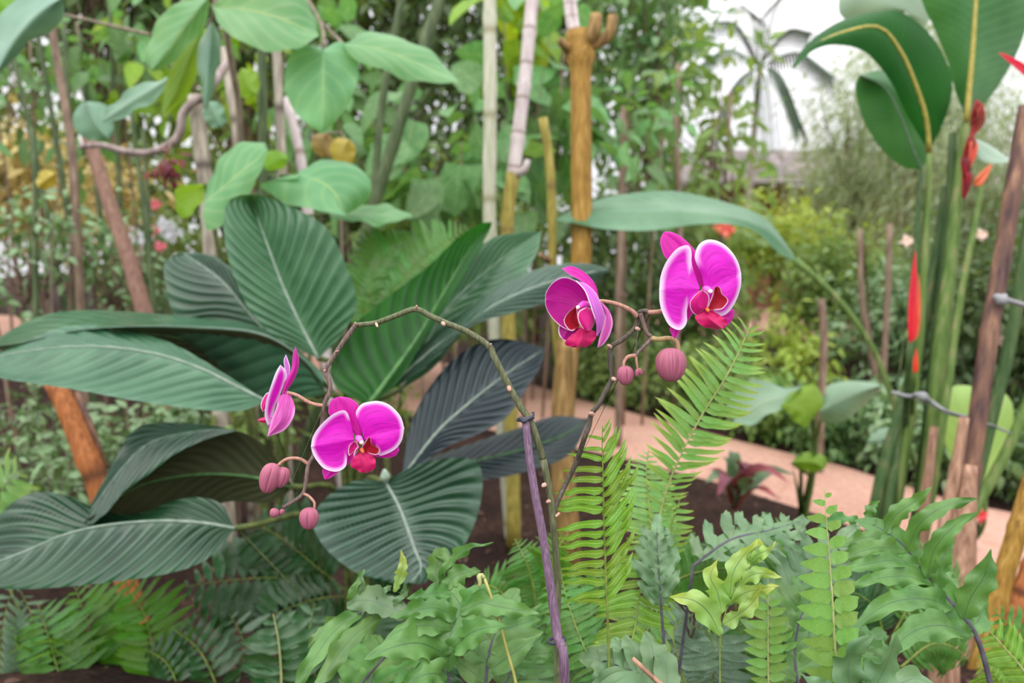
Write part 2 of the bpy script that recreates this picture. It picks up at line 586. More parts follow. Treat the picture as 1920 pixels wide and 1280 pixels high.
# ------------------------------------------------------------------ bushes and trees
def bush(name, label, cat, px, d, top, bot, width, n, kind, lw, size, mat, depth=.6, clumps=14, k_ind=0, stem='bark', tr_r=.03,
         seed=1, spread=.35, droop=.3, group=None, up=.8, stems=1, part_name='leaf', hang=.35):
    rs = np.random.RandomState(seed)
    c = P(px, 640, d)
    x0, y0 = c[0], c[1]
    zt, zb = P(px, top, d)[2], max(P(px, bot, d)[2], gz(x0, y0) + .02)
    rx, rz = width / F * d / 2, (zt - zb) / 2
    t = Thing(name, label, cat, (x0, y0, gz(x0, y0)), group)
    cen = []
    while len(cen) < clumps:
        q = rs.uniform(-1, 1, 3)
        if (q ** 2).sum() < 1:
            cen.append(q)
    cen = np.array(cen) * np.array([rx, depth, rz]) * .85 + np.array([x0, y0, (zt + zb) / 2])
    sm = M[stem]
    for s in range(stems):
        ox = (s - (stems - 1) / 2) * rx * .5
        top_p = np.array([x0 + ox + rs.uniform(-.2, .2) * rx, y0, zb + rz * 1.3])
        bp = np.array([x0 + ox * .6, y0, gz(x0, y0) - .01])
        t.tube('trunk' if stems == 1 else 'stem', [bp, (bp + top_p) / 2 + rs.uniform(-.05, .05, 3) * rx, top_p], [tr_r, tr_r * .5], sm, seg=6, n=6)
    for q in cen:
        f = np.array([x0 + rs.uniform(-.2, .2) * rx, y0, min(max(zb + rz * .3 * rs.rand() + rz * .2, gz(x0, y0)), max(q[2] - .05, gz(x0, y0)))])
        t.tube('branch', [f, (f + q) / 2 + np.array([0, 0, .12 * rz]), q], [tr_r * .4, tr_r * .12], sm, seg=5, n=5)
    sig = np.array([rx, depth, rz]) * spread
    cl_i = rs.randint(0, clumps, n)
    pos = cen[cl_i] + rs.normal(0, 1, (n, 3)) * sig * .75
    pos[:, 2] = np.maximum(pos[:, 2], gz(x0, y0) + size * .3)
    out = pos - cen[cl_i]
    dr = nrm_rows(out + rs.normal(0, 1, (n, 3)) * np.linalg.norm(sig) * .5) + np.array([0, 0, -hang])
    upv = np.array([0, -.25, up]) + rs.normal(0, .45, (n, 3))
    rot = frames(dr, upv)
    sz = size * rs.uniform(.6, 1.25, n)
    unit = unit_leaf(kind, lw, droop=droop)
    order = np.argsort(pos[:, 1])
    ind, rest = order[:k_ind], order[k_ind:]
    if k_ind:
        me = raw_mesh(part_name, unit[0], unit[1], mat, unit[2])
        for i in ind:
            t.inst(part_name, me, pos[i], rot[i], sz[i])
    if len(rest):
        t.part('foliage', merged(unit, pos[rest], rot[rest], sz[rest]), mat, stuff=True)
    return t


def nrm_rows(a):
    return a / (np.linalg.norm(a, axis=1)[:, None] + 1e-12)


tree = dict(name='broadleaf_tree', cat='tree')
# far wall of trees, from the golden corner round to the feathery ones on the other side
bush(label='tall leafy tree at the far edge behind the golden shrub', px=-60, d=9.0, top=-420, bot=300, width=620, n=4200, kind='ovate', lw=.5, size=.16, mat=M['bush_mid'], depth=1.0, clumps=26, tr_r=.09, seed=3, **tree)
bush(label='dark leafy tree rising behind the thin green stems', px=230, d=8.4, top=-420, bot=250, width=560, n=4200, kind='ovate', lw=.5, size=.17, mat=M['bush_dark'], depth=1.0, clumps=26, tr_r=.09, seed=4, **tree)
bush(label='mid green tree behind the tall heart-leaved vine', px=480, d=9.5, top=-380, bot=380, width=560, n=5200, kind='ovate', lw=.45, size=.17, mat=M['bush_mid'], depth=1.0, clumps=28, tr_r=.08, seed=5, **tree)
bush(label='deep green tree behind the slanting dark stem', px=770, d=10, top=-330, bot=330, width=520, n=4600, kind='lance', lw=.4, size=.2, mat=M['bush_dark'], depth=1.0, clumps=26, tr_r=.1, seed=6, **tree)
bush(label='dense dark tree behind the two pale bamboo canes', px=1000, d=9, top=-330, bot=420, width=430, n=5200, kind='ovate', lw=.45, size=.17, mat=M['bush_dark'], depth=.9, clumps=28, tr_r=.08, seed=7, **tree)
bush(label='loose small-leaved tree beside the golden pole, sky showing through', px=1205, d=7.5, top=-120, bot=420, width=270, n=1500, kind='lance', lw=.4, size=.15, mat=M['bush_dark'], depth=.7, clumps=16, tr_r=.045, seed=8, k_ind=60, **tree)
bush(label='thin branchy tree spreading leaves against the white sky', px=1340, d=6.5, top=50, bot=430, width=280, n=300, kind='lance', lw=.42, size=.17, mat=M['bush_mid'], depth=.5, clumps=13, tr_r=.03, seed=9, k_ind=60, **tree)
nt = dict(name='feathery_tree', cat='tree', kind='needle', lw=.1)
bush(label='feathery grey-green tree beyond the hut roof', px=1585, d=10.5, top=70, bot=520, width=240, n=6500, size=.17, mat=M['bush_grey'], clumps=22, tr_r=.06, seed=10, hang=.9, **nt)
bush(label='tall feathery tree behind the arching broad banana-like leaf', px=1700, d=9.5, top=-20, bot=620, width=280, n=9000, size=.17, mat=M['bush_grey'], clumps=26, tr_r=.06, seed=11, hang=.9, **nt)
bush(label='feathery tree behind the red hanging flower', px=1850, d=8.2, top=160, bot=700, width=300, n=9000, size=.15, mat=M['bush_grey'], clumps=26, tr_r=.06, seed=12, hang=.9, **nt)
bush(label='dark feathery tree behind the dry bamboo stake', px=1990, d=7.0, top=100, bot=760, width=260, n=6000, size=.14, mat=M['bush_dark'], clumps=20, tr_r=.06, seed=13, hang=.7, **nt)
bush(label='low screen of leaves far behind the hut', name='hedge_shrub', cat='shrub', px=1330, d=14.5, top=330, bot=470, width=560, n=2600, kind='ovate', lw=.5, size=.2, mat=M['bush_dark'], clumps=20, seed=14)

sh = dict(name='garden_shrub', cat='shrub', stems=3, tr_r=.015)
bush(label='golden-leaved shrub glowing behind the thin stems', px=20, d=6.5, top=190, bot=440, width=250, n=620, kind='lance', lw=.3, size=.17, mat=M['bush_gold'], clumps=14, seed=20, k_ind=80, **sh)
bush(label='small yellow shrub between the pink pole and grey trunk', px=245, d=6.2, top=270, bot=440, width=130, n=220, kind='lance', lw=.3, size=.14, mat=M['bush_gold'], clumps=8, seed=21, k_ind=40, **sh)
bush(label='glossy small-leaved shrub at the edge of the path, bare stems below', px=70, d=3.7, top=350, bot=600, width=330, n=520, kind='ovate', lw=.5, size=.058, mat=M['bush_gloss'], depth=.35, clumps=22, seed=22, k_ind=220, **sh)
bush(label='second glossy shrub around the foot of the pinkish pole', px=230, d=4.1, top=370, bot=620, width=220, n=420, kind='ovate', lw=.5, size=.06, mat=M['bush_gloss'], depth=.35, clumps=18, seed=23, k_ind=160, **sh)
bush(label='bushy green shrub behind the big upright striped leaf', px=360, d=5.6, top=400, bot=640, width=260, n=1600, kind='ovate', lw=.5, size=.09, mat=M['bush_mid'], clumps=16, seed=24, **sh)
bush(label='dark shrub behind the middle of the striped-leaf plant', px=640, d=6.0, top=330, bot=620, width=360, n=2400, kind='ovate', lw=.45, size=.12, mat=M['bush_dark'], clumps=18, seed=25, **sh)
bush(label='green shrub behind the pale bamboo canes', px=880, d=5.6, top=330, bot=640, width=330, n=2200, kind='lance', lw=.4, size=.13, mat=M['bush_mid'], clumps=18, seed=26, k_ind=50, **sh)
bush(label='dark green shrub at the foot of the golden pole', px=1130, d=6.2, top=340, bot=720, width=300, n=2600, kind='ovate', lw=.45, size=.11, mat=M['bush_dark'], clumps=20, seed=27, **sh)
bush(label='green shrub under the long arching leaf', px=1290, d=7.2, top=380, bot=680, width=260, n=2200, kind='lance', lw=.4, size=.12, mat=M['bush_mid'], clumps=18, seed=28, **sh)
bush(label='lime green bush in front of the hut', px=1445, d=8.6, top=370, bot=560, width=200, n=1700, kind='ovate', lw=.5, size=.1, mat=M['bush_lime'], clumps=14, seed=29, **sh)
bush(label='grey-green bush right of the far path bend', px=1560, d=7.6, top=420, bot=700, width=230, n=2600, kind='lance', lw=.35, size=.11, mat=M['bush_mid'], clumps=18, seed=30, **sh)
bush(label='variegated yellow bush at the far bend of the path', px=1470, d=6.6, top=570, bot=720, width=150, n=420, kind='lance', lw=.3, size=.13, mat=M['bush_lime'], clumps=8, seed=31, k_ind=60, **sh)
bush(label='dull bush behind the heliconia stems', px=1690, d=6.2, top=480, bot=780, width=260, n=2600, kind='lance', lw=.35, size=.1, mat=M['bush_gloss'], clumps=18, seed=32, **sh)
bush(label='dark bush behind the dry stake', px=1880, d=5.6, top=430, bot=820, width=280, n=3000, kind='ovate', lw=.45, size=.1, mat=M['bush_dark'], clumps=20, seed=33, **sh)
hg = dict(name='border_shrub', cat='shrub', kind='ovate', lw=.45, stems=3, tr_r=.01, depth=.35)
for k, (px, d, top, bot, w, mt, lab) in enumerate([
        (1180, 5.6, 640, 778, 190, 'bush_mid', 'low border bush at the far edge of the path, behind the fern tips'),
        (1330, 5.25, 640, 825, 190, 'bush_mid', 'low dark border bush beyond the path under the two orchid buds'),
        (1465, 4.65, 690, 850, 190, 'bush_mid', 'border bush beyond the path, under the two broad grey-green leaves'),
        (1590, 4.25, 720, 890, 170, 'bush_dark', 'dark border bush beyond the path, next to the green canes'),
        (1740, 3.9, 730, 925, 200, 'bush_gloss', 'dark border bush beyond the path, behind the rope tie'),
        (1890, 3.6, 760, 970, 190, 'bush_dark', 'dark border bush beyond the path, behind the big lime leaf')]):
    bush(label=lab, px=px, d=d, top=top, bot=bot, width=w, n=1500, size=.062, mat=M[mt], clumps=16, seed=40 + k, **hg)
un = dict(name='ground_cover_plant', cat='plant', stems=3, tr_r=.006, depth=.3)
for k, (px, d, top, bot, w, mt, n, lab) in enumerate([
        (30, 3.1, 740, 960, 240, 'bush_gloss', 520, 'small bright leafy plant by the brown bamboo stump, outermost'),
        (110, 2.6, 800, 980, 190, 'bush_gloss', 360, 'small bright leafy plant at the foot of the brown bamboo stump'),
        (290, 3.0, 745, 880, 230, 'bush_gloss', 520, 'leafy ground plant under the long horizontal striped leaf'),
        (460, 3.0, 740, 880, 200, 'bush_mid', 420, 'leafy ground plant between the striped leaves and the sideways flower'),
        (700, 3.4, 660, 840, 150, 'bush_mid', 360, 'leafy plant glimpsed through the gap beside the dark striped leaf')]):
    bush(label=lab, px=px, d=d, top=top, bot=bot, width=w, n=n, kind='lance', lw=.42, size=.055, mat=M[mt], clumps=14, seed=50 + k, k_ind=120, **un)

# broad leaves in the middle distance, each leaf a piece
bl = dict(name='broad_leaved_shrub', cat='shrub', kind='heart', lw=.75, stems=2, tr_r=.011, hang=.7, droop=.25)
bush(label='broad-leaved shrub between the slanting stem and the pale canes', px=820, d=4.6, top=180, bot=440, width=330, n=70, size=.24, mat=M['big_leaf'], clumps=14, seed=60, k_ind=70, **bl)
bush(label='broad-leaved shrub between the pale canes and the golden pole', px=1000, d=5.0, top=-40, bot=400, width=230, n=80, size=.24, mat=M['big_leaf'], clumps=14, seed=61, k_ind=80, **bl)
bush(label='yellow-green broad-leaved shrub high behind the lilac cane', px=985, d=5.6, top=-80, bot=150, width=190, n=26, size=.34, mat=M['big_back'], clumps=8, seed=62, k_ind=26, **bl)
bush(label='broad-leaved shrub right behind the golden pole, reddish young leaves', px=1190, d=4.8, top=120, bot=430, width=230, n=70, size=.17, mat=M['big_leaf'], clumps=14, seed=63, k_ind=70, **{**bl, 'kind': 'ovate', 'lw': .45})
bush(label='dull green broad-leaved shrub left of the slanting stem', px=690, d=5.2, top=120, bot=420, width=250, n=80, size=.2, mat=M['big_leaf'], clumps=14, seed=64, k_ind=80, **{**bl, 'kind': 'ovate', 'lw': .5})

# ------------------------------------------------------------------ the hut
hut_y = 13.0
t = Thing('garden_hut', 'low brown hut with a grey shed roof beyond the trees', 'hut', (5.0, hut_y, 0))
mw = wood_mat('hut_board', (128, 84, 60), (164, 116, 86), (180, 140, 110), stretch=3, scale=3)
mr = wood_mat('hut_roof', (84, 74, 72), (120, 108, 104), (146, 134, 130), stretch=1, scale=2)


def box(c, s, rot=None):
    c = np.asarray(c, float); s = np.asarray(s, float) / 2
    v = np.array([[x, y, z] for x in (-1, 1) for y in (-1, 1) for z in (-1, 1)]) * s
    if rot is not None:
        v = v @ np.asarray(rot).T
    f = np.array([(0, 1, 3, 2), (4, 6, 7, 5), (0, 4, 5, 1), (2, 3, 7, 6), (0, 2, 6, 4), (1, 5, 7, 3)])
    return v + c, f, np.zeros((8, 2))


for i in range(18):
    t.part('wall_board', box((3.05 + i * .235, hut_y + .02 * (i % 2), 1.05), (.22, .03, 2.1)), mw, smooth=False)
for i in range(4):
    t.part('post', box((2.85 + i * 1.45, hut_y - .8, 1.05), (.12, .12, 2.1)), M['gold_pole'], smooth=False)
ca, sa = math.cos(.32), math.sin(.32)
Rr = np.array([[1, 0, 0], [0, ca, -sa], [0, sa, ca]])
for i in range(16):
    t.part('roof_sheet', box((2.55 + i * .335, hut_y - .1, 2.42 + .012 * (i % 2)), (.345, 2.3, .04), Rr), mr, smooth=False)

# ------------------------------------------------------------------ a palm far off
pt = P(1408, 300, 9.5)
t = Thing('palm_tree', 'slender palm with thin drooping fronds dark against the sky', 'palm', (pt[0], pt[1], 0))
t.tube('trunk', [(pt[0] - .05, pt[1], 0), (pt[0] - .02, pt[1], 1.4), P(1425, 120, 9.5)], [.06, .035], M['bark_grey'], seg=7, n=10)
crown = P(1425, 125, 9.5)
um = unit_leaf('needle', .09, droop=.3)
m_palm = leaf_mat('palm_leaflet', (40, 66, 44), (62, 88, 60), tr=.15, scale=4, var=.2)
for i, (ex, ey, dd) in enumerate([(1300, 130, 9.2), (1330, 260, 9.3), (1500, 230, 9.2), (1560, 140, 9.6), (1520, 60, 9.8), (1340, 40, 9.8), (1450, 280, 9.0), (1390, 10, 9.9), (1480, -20, 9.9)]):
    e = P(ex, ey, dd); mid = (crown + e) / 2 + np.array([0, 0, .22])
    cv = spline([crown, mid, e], 26)
    parts = []
    v, f, uv = tube_arrays(cv, [.014, .004], 4)
    fr = t.part('frond', (v, f, uv), M['bark_green'])
    tg = np.gradient(cv, axis=0)
    pos, dr = [], []
    for j in range(3, 26):
        for s in (-1, 1):
            sd = nrm(np.cross(tg[j], UPZ)) * s
            pos.append(cv[j]); dr.append(nrm(sd + .7 * nrm(tg[j]) + np.array([0, 0, -.5])))
    pos, dr = np.array(pos), np.array(dr)
    t.part('leaflets', merged(um, pos, frames(dr, np.tile(UPZ, (len(pos), 1))), np.full(len(pos), .34)), m_palm, parent=fr, stuff=True)

bl2 = dict(name='broad_leaved_shrub', cat='shrub', stems=2, tr_r=.011, hang=.6, droop=.25)
bush(label='broad-leaved shrub high in the corner behind the thin dark stems', px=70, d=4.9, top=-60, bot=300, width=330, n=110, kind='ovate', lw=.45, size=.19, mat=M['big_leaf'], clumps=16, seed=65, k_ind=110, **bl2)
bush(label='broad-leaved shrub behind the twisted branch', px=250, d=4.7, top=-40, bot=260, width=300, n=110, kind='ovate', lw=.5, size=.17, mat=M['big_leaf'], clumps=16, seed=66, k_ind=110, **bl2)
bush(label='yellow-green leafy shrub behind the hanging heart leaves', px=440, d=5.0, top=-60, bot=330, width=260, n=90, kind='ovate', lw=.5, size=.18, mat=M['big_back'], clumps=14, seed=67, k_ind=90, **bl2)
bush(label='broad-leaved shrub behind the big hanging heart leaf', px=590, d=5.3, top=-60, bot=420, width=260, n=110, kind='ovate', lw=.5, size=.2, mat=M['big_leaf'], clumps=16, seed=68, k_ind=110, **bl2)

bush(label='distant green hedge closing the far side behind the golden shrub', name='hedge_shrub', cat='shrub', px=120, d=13.5, top=230, bot=440, width=620, n=3600, kind='ovate', lw=.5, size=.2, mat=M['bush_mid'], clumps=24, seed=70)
bush(label='distant hedge behind the vine and the pale canes', name='hedge_shrub', cat='shrub', px=640, d=13.5, top=250, bot=440, width=620, n=3600, kind='ovate', lw=.5, size=.2, mat=M['bush_dark'], clumps=24, seed=71)
bush(label='brownish dry shrub below the golden leaves', px=150, d=7.4, top=300, bot=500, width=330, n=900, kind='lance', lw=.3, size=.13, mat=leaf_mat('dry_leaf', (150, 120, 76), (190, 164, 116), tr=.3, scale=4, var=.5), clumps=14, seed=72, **sh)

# the planting goes on beyond both sides of the frame
bush(label='leafy green bush past the golden shrub, outermost on that side', px=-330, d=8.5, top=120, bot=520, width=520, n=2600, kind='ovate', lw=.5, size=.15, mat=M['bush_mid'], clumps=20, seed=80, **sh)
bush(label='dark leafy tree outermost on the golden side', px=-560, d=10.5, top=-300, bot=420, width=620, n=3000, kind='ovate', lw=.5, size=.19, mat=M['bush_dark'], depth=1.0, clumps=22, tr_r=.09, seed=81, **tree)
bush(label='leafy bush outermost beyond the dry bamboo stake', px=2180, d=6.2, top=200, bot=760, width=420, n=2600, kind='ovate', lw=.45, size=.13, mat=M['bush_mid'], clumps=20, seed=82, **sh)

# ------------------------------------------------------------------ poles, trunks and stakes
def pole(name, label, cat, pts, rad, mat, seg=10, n=24, nodes=None, group=None, foot=True, bumps=0.0):
    """pts: (x, y, depth) in the photograph, from top to bottom; the foot runs on down to the ground"""
    w = [P(*q) for q in pts]
    if foot:
        a, b = w[-2], w[-1]
        dz = b[2] - a[2]
        s = (gz(b[0], b[1]) - .02 - b[2]) / dz if dz < -1e-6 else 0
        if s > .01:
            w.append(b + (b - a) * s)
    w = w[::-1]
    cv = spline(w, n)
    r = np.interp(np.linspace(0, 1, n), np.linspace(0, 1, len(rad)), rad[::-1])
    if nodes:
        for q in nodes:
            i = int(q * (n - 1))
            r[i] *= 1.14
    t = Thing(name, label, cat, cv[0], group)
    t.part('culm' if nodes else 'shaft', tube_arrays(cv, r, seg), mat)
    return t, cv


t, cv = pole('bamboo_cane', 'straight pale whitish bamboo cane, the left of the two pale canes', 'bamboo', [(918, -60, 3.0), (919, 200, 3.02), (918, 420, 3.05), (926, 600, 3.08), (942, 800, 3.1), (950, 900, 3.12)], [.027, .028], M['white_bamboo'], nodes=[.3, .42, .55, .68, .8, .92], n=60)
t, cv = pole('bamboo_cane', 'slanting lilac-white bamboo cane with a yellow lower half', 'bamboo', [(1003, -60, 3.1), (985, 140, 3.1), (962, 330, 3.1)], [.027, .029], M['lilac_bamboo'], nodes=[.2, .45, .7, .9], n=40, foot=False)
low = spline([P(963, 325, 3.1), P(951, 420, 3.1), P(954, 640, 3.05), P(962, 900, 3.0), P(963, 1010, 2.98), base_at(964, 2.97)], 30)
t.part('lower_culm', tube_arrays(low[::-1], .03, 10), M['yellow_bamboo'], label='mossy yellow lower culm')
t.part('branch_stub', tube_arrays([P(963, 330, 3.1), P(985, 318, 3.05), P(990, 300, 3.05)], [.02, .012], 7), M['lilac_bamboo'])
t, cv = pole('garden_stake', 'thin yellow-green stake with a cut top beside the golden pole', 'stake', [(1018, 222, 2.8), (1030, 300, 2.8), (1035, 400, 2.8), (1036, 500, 2.8), (1042, 600, 2.82), (1052, 720, 2.84), (1058, 820, 2.84)], [.018, .017], M['yellow_bamboo'], nodes=[.4, .6, .8], n=40)
t.part('branch_stub', tube_arrays([P(1035, 490, 2.8), P(1018, 482, 2.76), P(1012, 476, 2.74)], [.012, .007], 6), M['sheath'])

# the golden pole with its knobby head
t = Thing('golden_pole', 'thick golden-brown pole with a knobby cut head, between the two orchid sprays', 'pole', base_at(1058, 2.6))
up_ = spline([P(1088, 62, 2.6), P(1089, 200, 2.6), P(1090, 480, 2.6), P(1078, 590, 2.6), P(1066, 660, 2.6)], 40)
dn_ = spline([P(1066, 640, 2.6), P(1056, 760, 2.6), P(1056, 900, 2.58), P(1064, 1010, 2.57), base_at(1066, 2.55)], 30)
rr = np.full(40, .0365); rr[:6] = np.linspace(.052, .038, 6); rr[3] = .055
t.part('shaft', tube_arrays(up_[::-1], rr[::-1], 12), M['gold_pole'])
t.part('lower_shaft', tube_arrays(dn_[::-1], [.046, .042, .04], 12), M['gold_low'], label='paler mossy lower shaft')
for q, r in (([(1092, 85, 2.6), (1112, 62, 2.56), (1118, 28, 2.56)], .028), ([(1080, 85, 2.6), (1068, 40, 2.6), (1056, -60, 2.6)], .016), ([(1085, 80, 2.6), (1078, 30, 2.62), (1070, -60, 2.62)], .014), ([(1100, 90, 2.6), (1140, 66, 2.58), (1150, 30, 2.58)], .024), ([(1072, 100, 2.6), (1058, 84, 2.55), (1050, 76, 2.55)], .02)):
    t.part('branch_stub', tube_arrays([P(*k) for k in q], [r, r * .75], 8, 8), M['lilac_bamboo'] if r < .018 else M['gold_low'])

pole('slanting_stem', 'dark green stem slanting down past the broad vine leaves', 'stem', [(838, -40, 3.4), (778, 140, 3.4), (728, 300, 3.4), (688, 430, 3.4), (640, 600, 3.4)], [.028, .026], M['bark_green'], n=30, nodes=[.5, .7, .9])
pole('slanting_stem', 'thinner green stem high beside the slanting dark one', 'stem', [(762, -40, 3.7), (735, 90, 3.7), (712, 230, 3.7), (700, 420, 3.7), (690, 640, 3.7)], [.02, .02], M['bark_green'], n=24)

# poles on the golden side
pole('wooden_pole', 'pinkish-brown pole leaning down behind the glossy shrub', 'pole', [(158, 230, 3.3), (205, 380, 3.3), (240, 480, 3.3), (275, 600, 3.3), (300, 690, 3.3)], [.028, .036, .034], M['pink_pole'], n=24)
pole('wooden_pole', 'thin brown pole at the very top, above the leaning pinkish one', 'pole', [(88, -30, 3.6), (108, 120, 3.6), (128, 230, 3.6), (140, 340, 3.6), (150, 560, 3.6)], [.018, .022], M['bark'], n=24)
t, cv = pole('tree_trunk', 'pale grey ringed trunk behind the tall striped leaf', 'trunk', [(366, 180, 2.9), (378, 280, 2.9), (392, 400, 2.9), (399, 520, 2.9)], [.028, .031, .034], M['bark_grey'], n=40, nodes=[.5, .62, .75, .88])
vine_w = [P(*q) for q in ((150, 275, 2.9), (190, 272, 2.85), (225, 282, 2.85), (270, 287, 2.85), (305, 278, 2.85), (335, 255, 2.85), (343, 215, 2.85), (362, 192, 2.84), (385, 180, 2.84), (405, 150, 2.85), (425, 120, 2.9))]
t.part('twisted_branch', tube_arrays(vine_w, [.010, .016, .018], 8, 40), wood_mat('twisted_branch', (110, 96, 88), (160, 142, 138), (190, 174, 172), stretch=3, scale=12), label='pale twisting woody branch')
pole('green_cane', 'green cane standing between the hanging heart leaves', 'cane', [(492, -40, 3.0), (491, 100, 3.0), (493, 280, 3.0), (494, 500, 3.0)], [.018, .018], M['bark_green'], n=30, nodes=[.4, .6, .8])
pole('grey_cane', 'grey cane close behind the hanging heart leaf', 'cane', [(516, 60, 3.1), (522, 150, 3.1), (529, 320, 3.1), (532, 500, 3.1)], [.018, .022], M['bark_grey'], n=30)
pole('grey_cane', 'pale slanting cane stub right of the grey one', 'cane', [(536, 185, 3.2), (552, 240, 3.2), (566, 310, 3.2), (580, 420, 3.2)], [.02, .024], M['lilac_bamboo'], n=24, nodes=[.5, .75])
pole('grey_cane', 'crooked grey-brown cane left of the green one', 'cane', [(418, 90, 3.2), (432, 170, 3.2), (446, 270, 3.2), (452, 420, 3.2)], [.018, .02], M['bark_grey'], n=24)
for k, (a, lab) in enumerate([
        (((20, 90, 3.8), (52, 220, 3.8), (92, 420, 3.8), (118, 560, 3.8)), 'thin dark stem nearest the golden shrub'),
        (((62, 20, 4.0), (92, 180, 4.0), (128, 400, 4.0), (150, 560, 4.0)), 'thin dark stem crossing the golden shrub'),
        (((120, 40, 3.9), (132, 240, 3.9), (140, 400, 3.9), (143, 600, 3.9)), 'thin upright dark stem beside the reddish pole'),
        (((62, 240, 3.5), (66, 340, 3.5), (66, 480, 3.5), (68, 640, 3.5)), 'thin upright dark stem in front of the golden leaves'),
        (((245, 200, 3.7), (262, 330, 3.7), (276, 440, 3.7), (290, 600, 3.7)), 'thin dark stem beside the hanging maroon flower'),
        (((268, 240, 4.1), (276, 350, 4.1), (282, 480, 4.1), (285, 600, 4.1)), 'thin dark stem right of the hanging maroon flower'),
        (((205, -20, 4.3), (212, 150, 4.3), (222, 300, 4.3), (230, 560, 4.3)), 'thin dark stem above the small yellow shrub'),
        (((150, 60, 4.2), (160, 180, 4.2), (190, 420, 4.2), (205, 560, 4.2)), 'thin dark stem leaning along the pinkish pole'),
        (((1170, 200, 4.4), (1166, 380, 4.4), (1160, 560, 4.4), (1160, 700, 4.4)), 'thin brown stem right of the golden pole'),
        (((1272, 120, 5.2), (1268, 260, 5.2), (1275, 420, 5.2), (1270, 600, 5.2)), 'thin brown stem left of the white sky gap'),
        (((1612, 430, 5.2), (1616, 560, 5.2), (1640, 700, 5.2), (1650, 800, 5.2)), 'thin pale stem leaning beside the scarlet spear flowers'),
        (((1668, 420, 5.0), (1664, 560, 5.0), (1656, 700, 5.0), (1655, 800, 5.0)), 'second thin pale stem close to the scarlet spear flowers'),
        (((1540, 560, 3.9), (1545, 640, 3.9), (1540, 740, 3.9), (1538, 800, 3.9)), 'thin brown stem between the border bushes')]):
    pole('thin_stem', lab, 'stem', a, [.012, .016] if k < 8 else [.02, .022], M['bark_green'] if k < 8 else M['bark'], seg=7, n=16)
t, cv = pole('bamboo_stump', 'short orange-brown bamboo post leaning under the long striped leaf', 'post', [(100, 712, 2.3), (128, 770, 2.3), (160, 850, 2.3), (183, 905, 2.3), (196, 950, 2.3)], [.03, .036, .032], M['brown_bamboo'], nodes=[.72], n=30)
t.part('dark_edge', tube_arrays([P(140, 735, 2.34), P(168, 800, 2.34), (P(196, 880, 2.34))], .014, 7), M['dry_pole'], label='dark strip along the post')  # separate darker tube running along one edge of the post

# the hanging maroon flower
q = P(316, 282, 2.8)
t = Thing('hanging_flower', 'maroon drooping flower cluster hanging from the twisted branch', 'flower', q)
mm = leaf_mat('maroon_petal', (96, 30, 40), (142, 52, 60), tr=.2, scale=40, var=.5)
t.tube('stalk', [P(322, 262, 2.85), P(316, 284, 2.8)], .005, M['bark'], seg=6, n=4)
up_ = unit_leaf('ovate', .6, droop=.5, fold=.4)
pm = raw_mesh('petal', up_[0], up_[1], mm, up_[2])
rs = np.random.RandomState(5)
for i in range(46):
    c = P(315 + rs.normal(0, 12), 308 + rs.normal(0, 13), 2.8 + rs.normal(0, .025))
    dr = nrm_rows((c - P(316, 300, 2.82))[None] + rs.normal(0, .02, (1, 3)) + np.array([0, -.01, -.01]))
    t.inst('petal', pm, c, frames(dr, np.array([[0, 0, 1.]]) + rs.normal(0, .3, (1, 3)))[0], .036)


# ------------------------------------------------------------------ traced leaves
def tri(pts, d):
    """photograph points with one depth, or a depth run, to world"""
    n = len(pts)
    dd = np.interp(np.linspace(0, 1, n), np.linspace(0, 1, len(d)), d) if hasattr(d, '__len__') else [d] * n
    return [P(x, y, k) for (x, y), k in zip(pts, dd)]


def traced(t, name, L, M_, Rr, dl, dm, dr, mat, parent=None, midrib=None, mr=.004, label=None, **k):
    l, m, r = tri(L, dl), tri(M_, dm), tri(Rr, dr)
    a = leaf_arrays(l, m, r, **k)
    o = t.part(name, a, mat, parent, label)
    if midrib:
        cv = spline(m, 24)
        t.part('midrib', tube_arrays(cv, [mr, mr * .3], 6), midrib, parent=o)
    return o


# the big striped-leaf plant
mc = dict(veins=14, sweep=.30, rough=.2, spec=.5, scale=10, var=.15, bump=.2, vein_amt=.3, coat=0)
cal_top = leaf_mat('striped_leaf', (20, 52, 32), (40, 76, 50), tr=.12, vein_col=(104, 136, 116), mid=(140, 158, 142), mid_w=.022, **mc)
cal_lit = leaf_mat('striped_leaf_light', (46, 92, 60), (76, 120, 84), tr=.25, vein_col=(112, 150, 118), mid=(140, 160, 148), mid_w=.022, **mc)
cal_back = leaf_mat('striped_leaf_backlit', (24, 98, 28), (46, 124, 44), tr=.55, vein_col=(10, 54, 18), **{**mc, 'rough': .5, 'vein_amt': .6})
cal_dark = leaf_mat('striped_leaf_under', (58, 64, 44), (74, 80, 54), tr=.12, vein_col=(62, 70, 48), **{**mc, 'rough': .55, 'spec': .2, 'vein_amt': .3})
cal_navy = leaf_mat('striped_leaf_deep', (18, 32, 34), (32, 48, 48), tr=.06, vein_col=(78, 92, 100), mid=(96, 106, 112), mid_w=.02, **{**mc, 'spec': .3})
m_mid = plain('pale_midrib', (120, 138, 122), (146, 160, 144), rough=.5)
m_mid_g = plain('green_midrib', (64, 104, 58), (86, 128, 70), rough=.5)
m_pet = plain('leaf_stalk', (70, 84, 44), (104, 114, 60), rough=.5)
cb = base_at(660, 1.72)
t = Thing('striped_leaf_plant', 'large tropical plant with broad dark pleated leaves fanning out beside the orchid', 'plant', cb)
CAL = t
PL = dict(nv=120, nu=20, npl=14, sweep=.30)
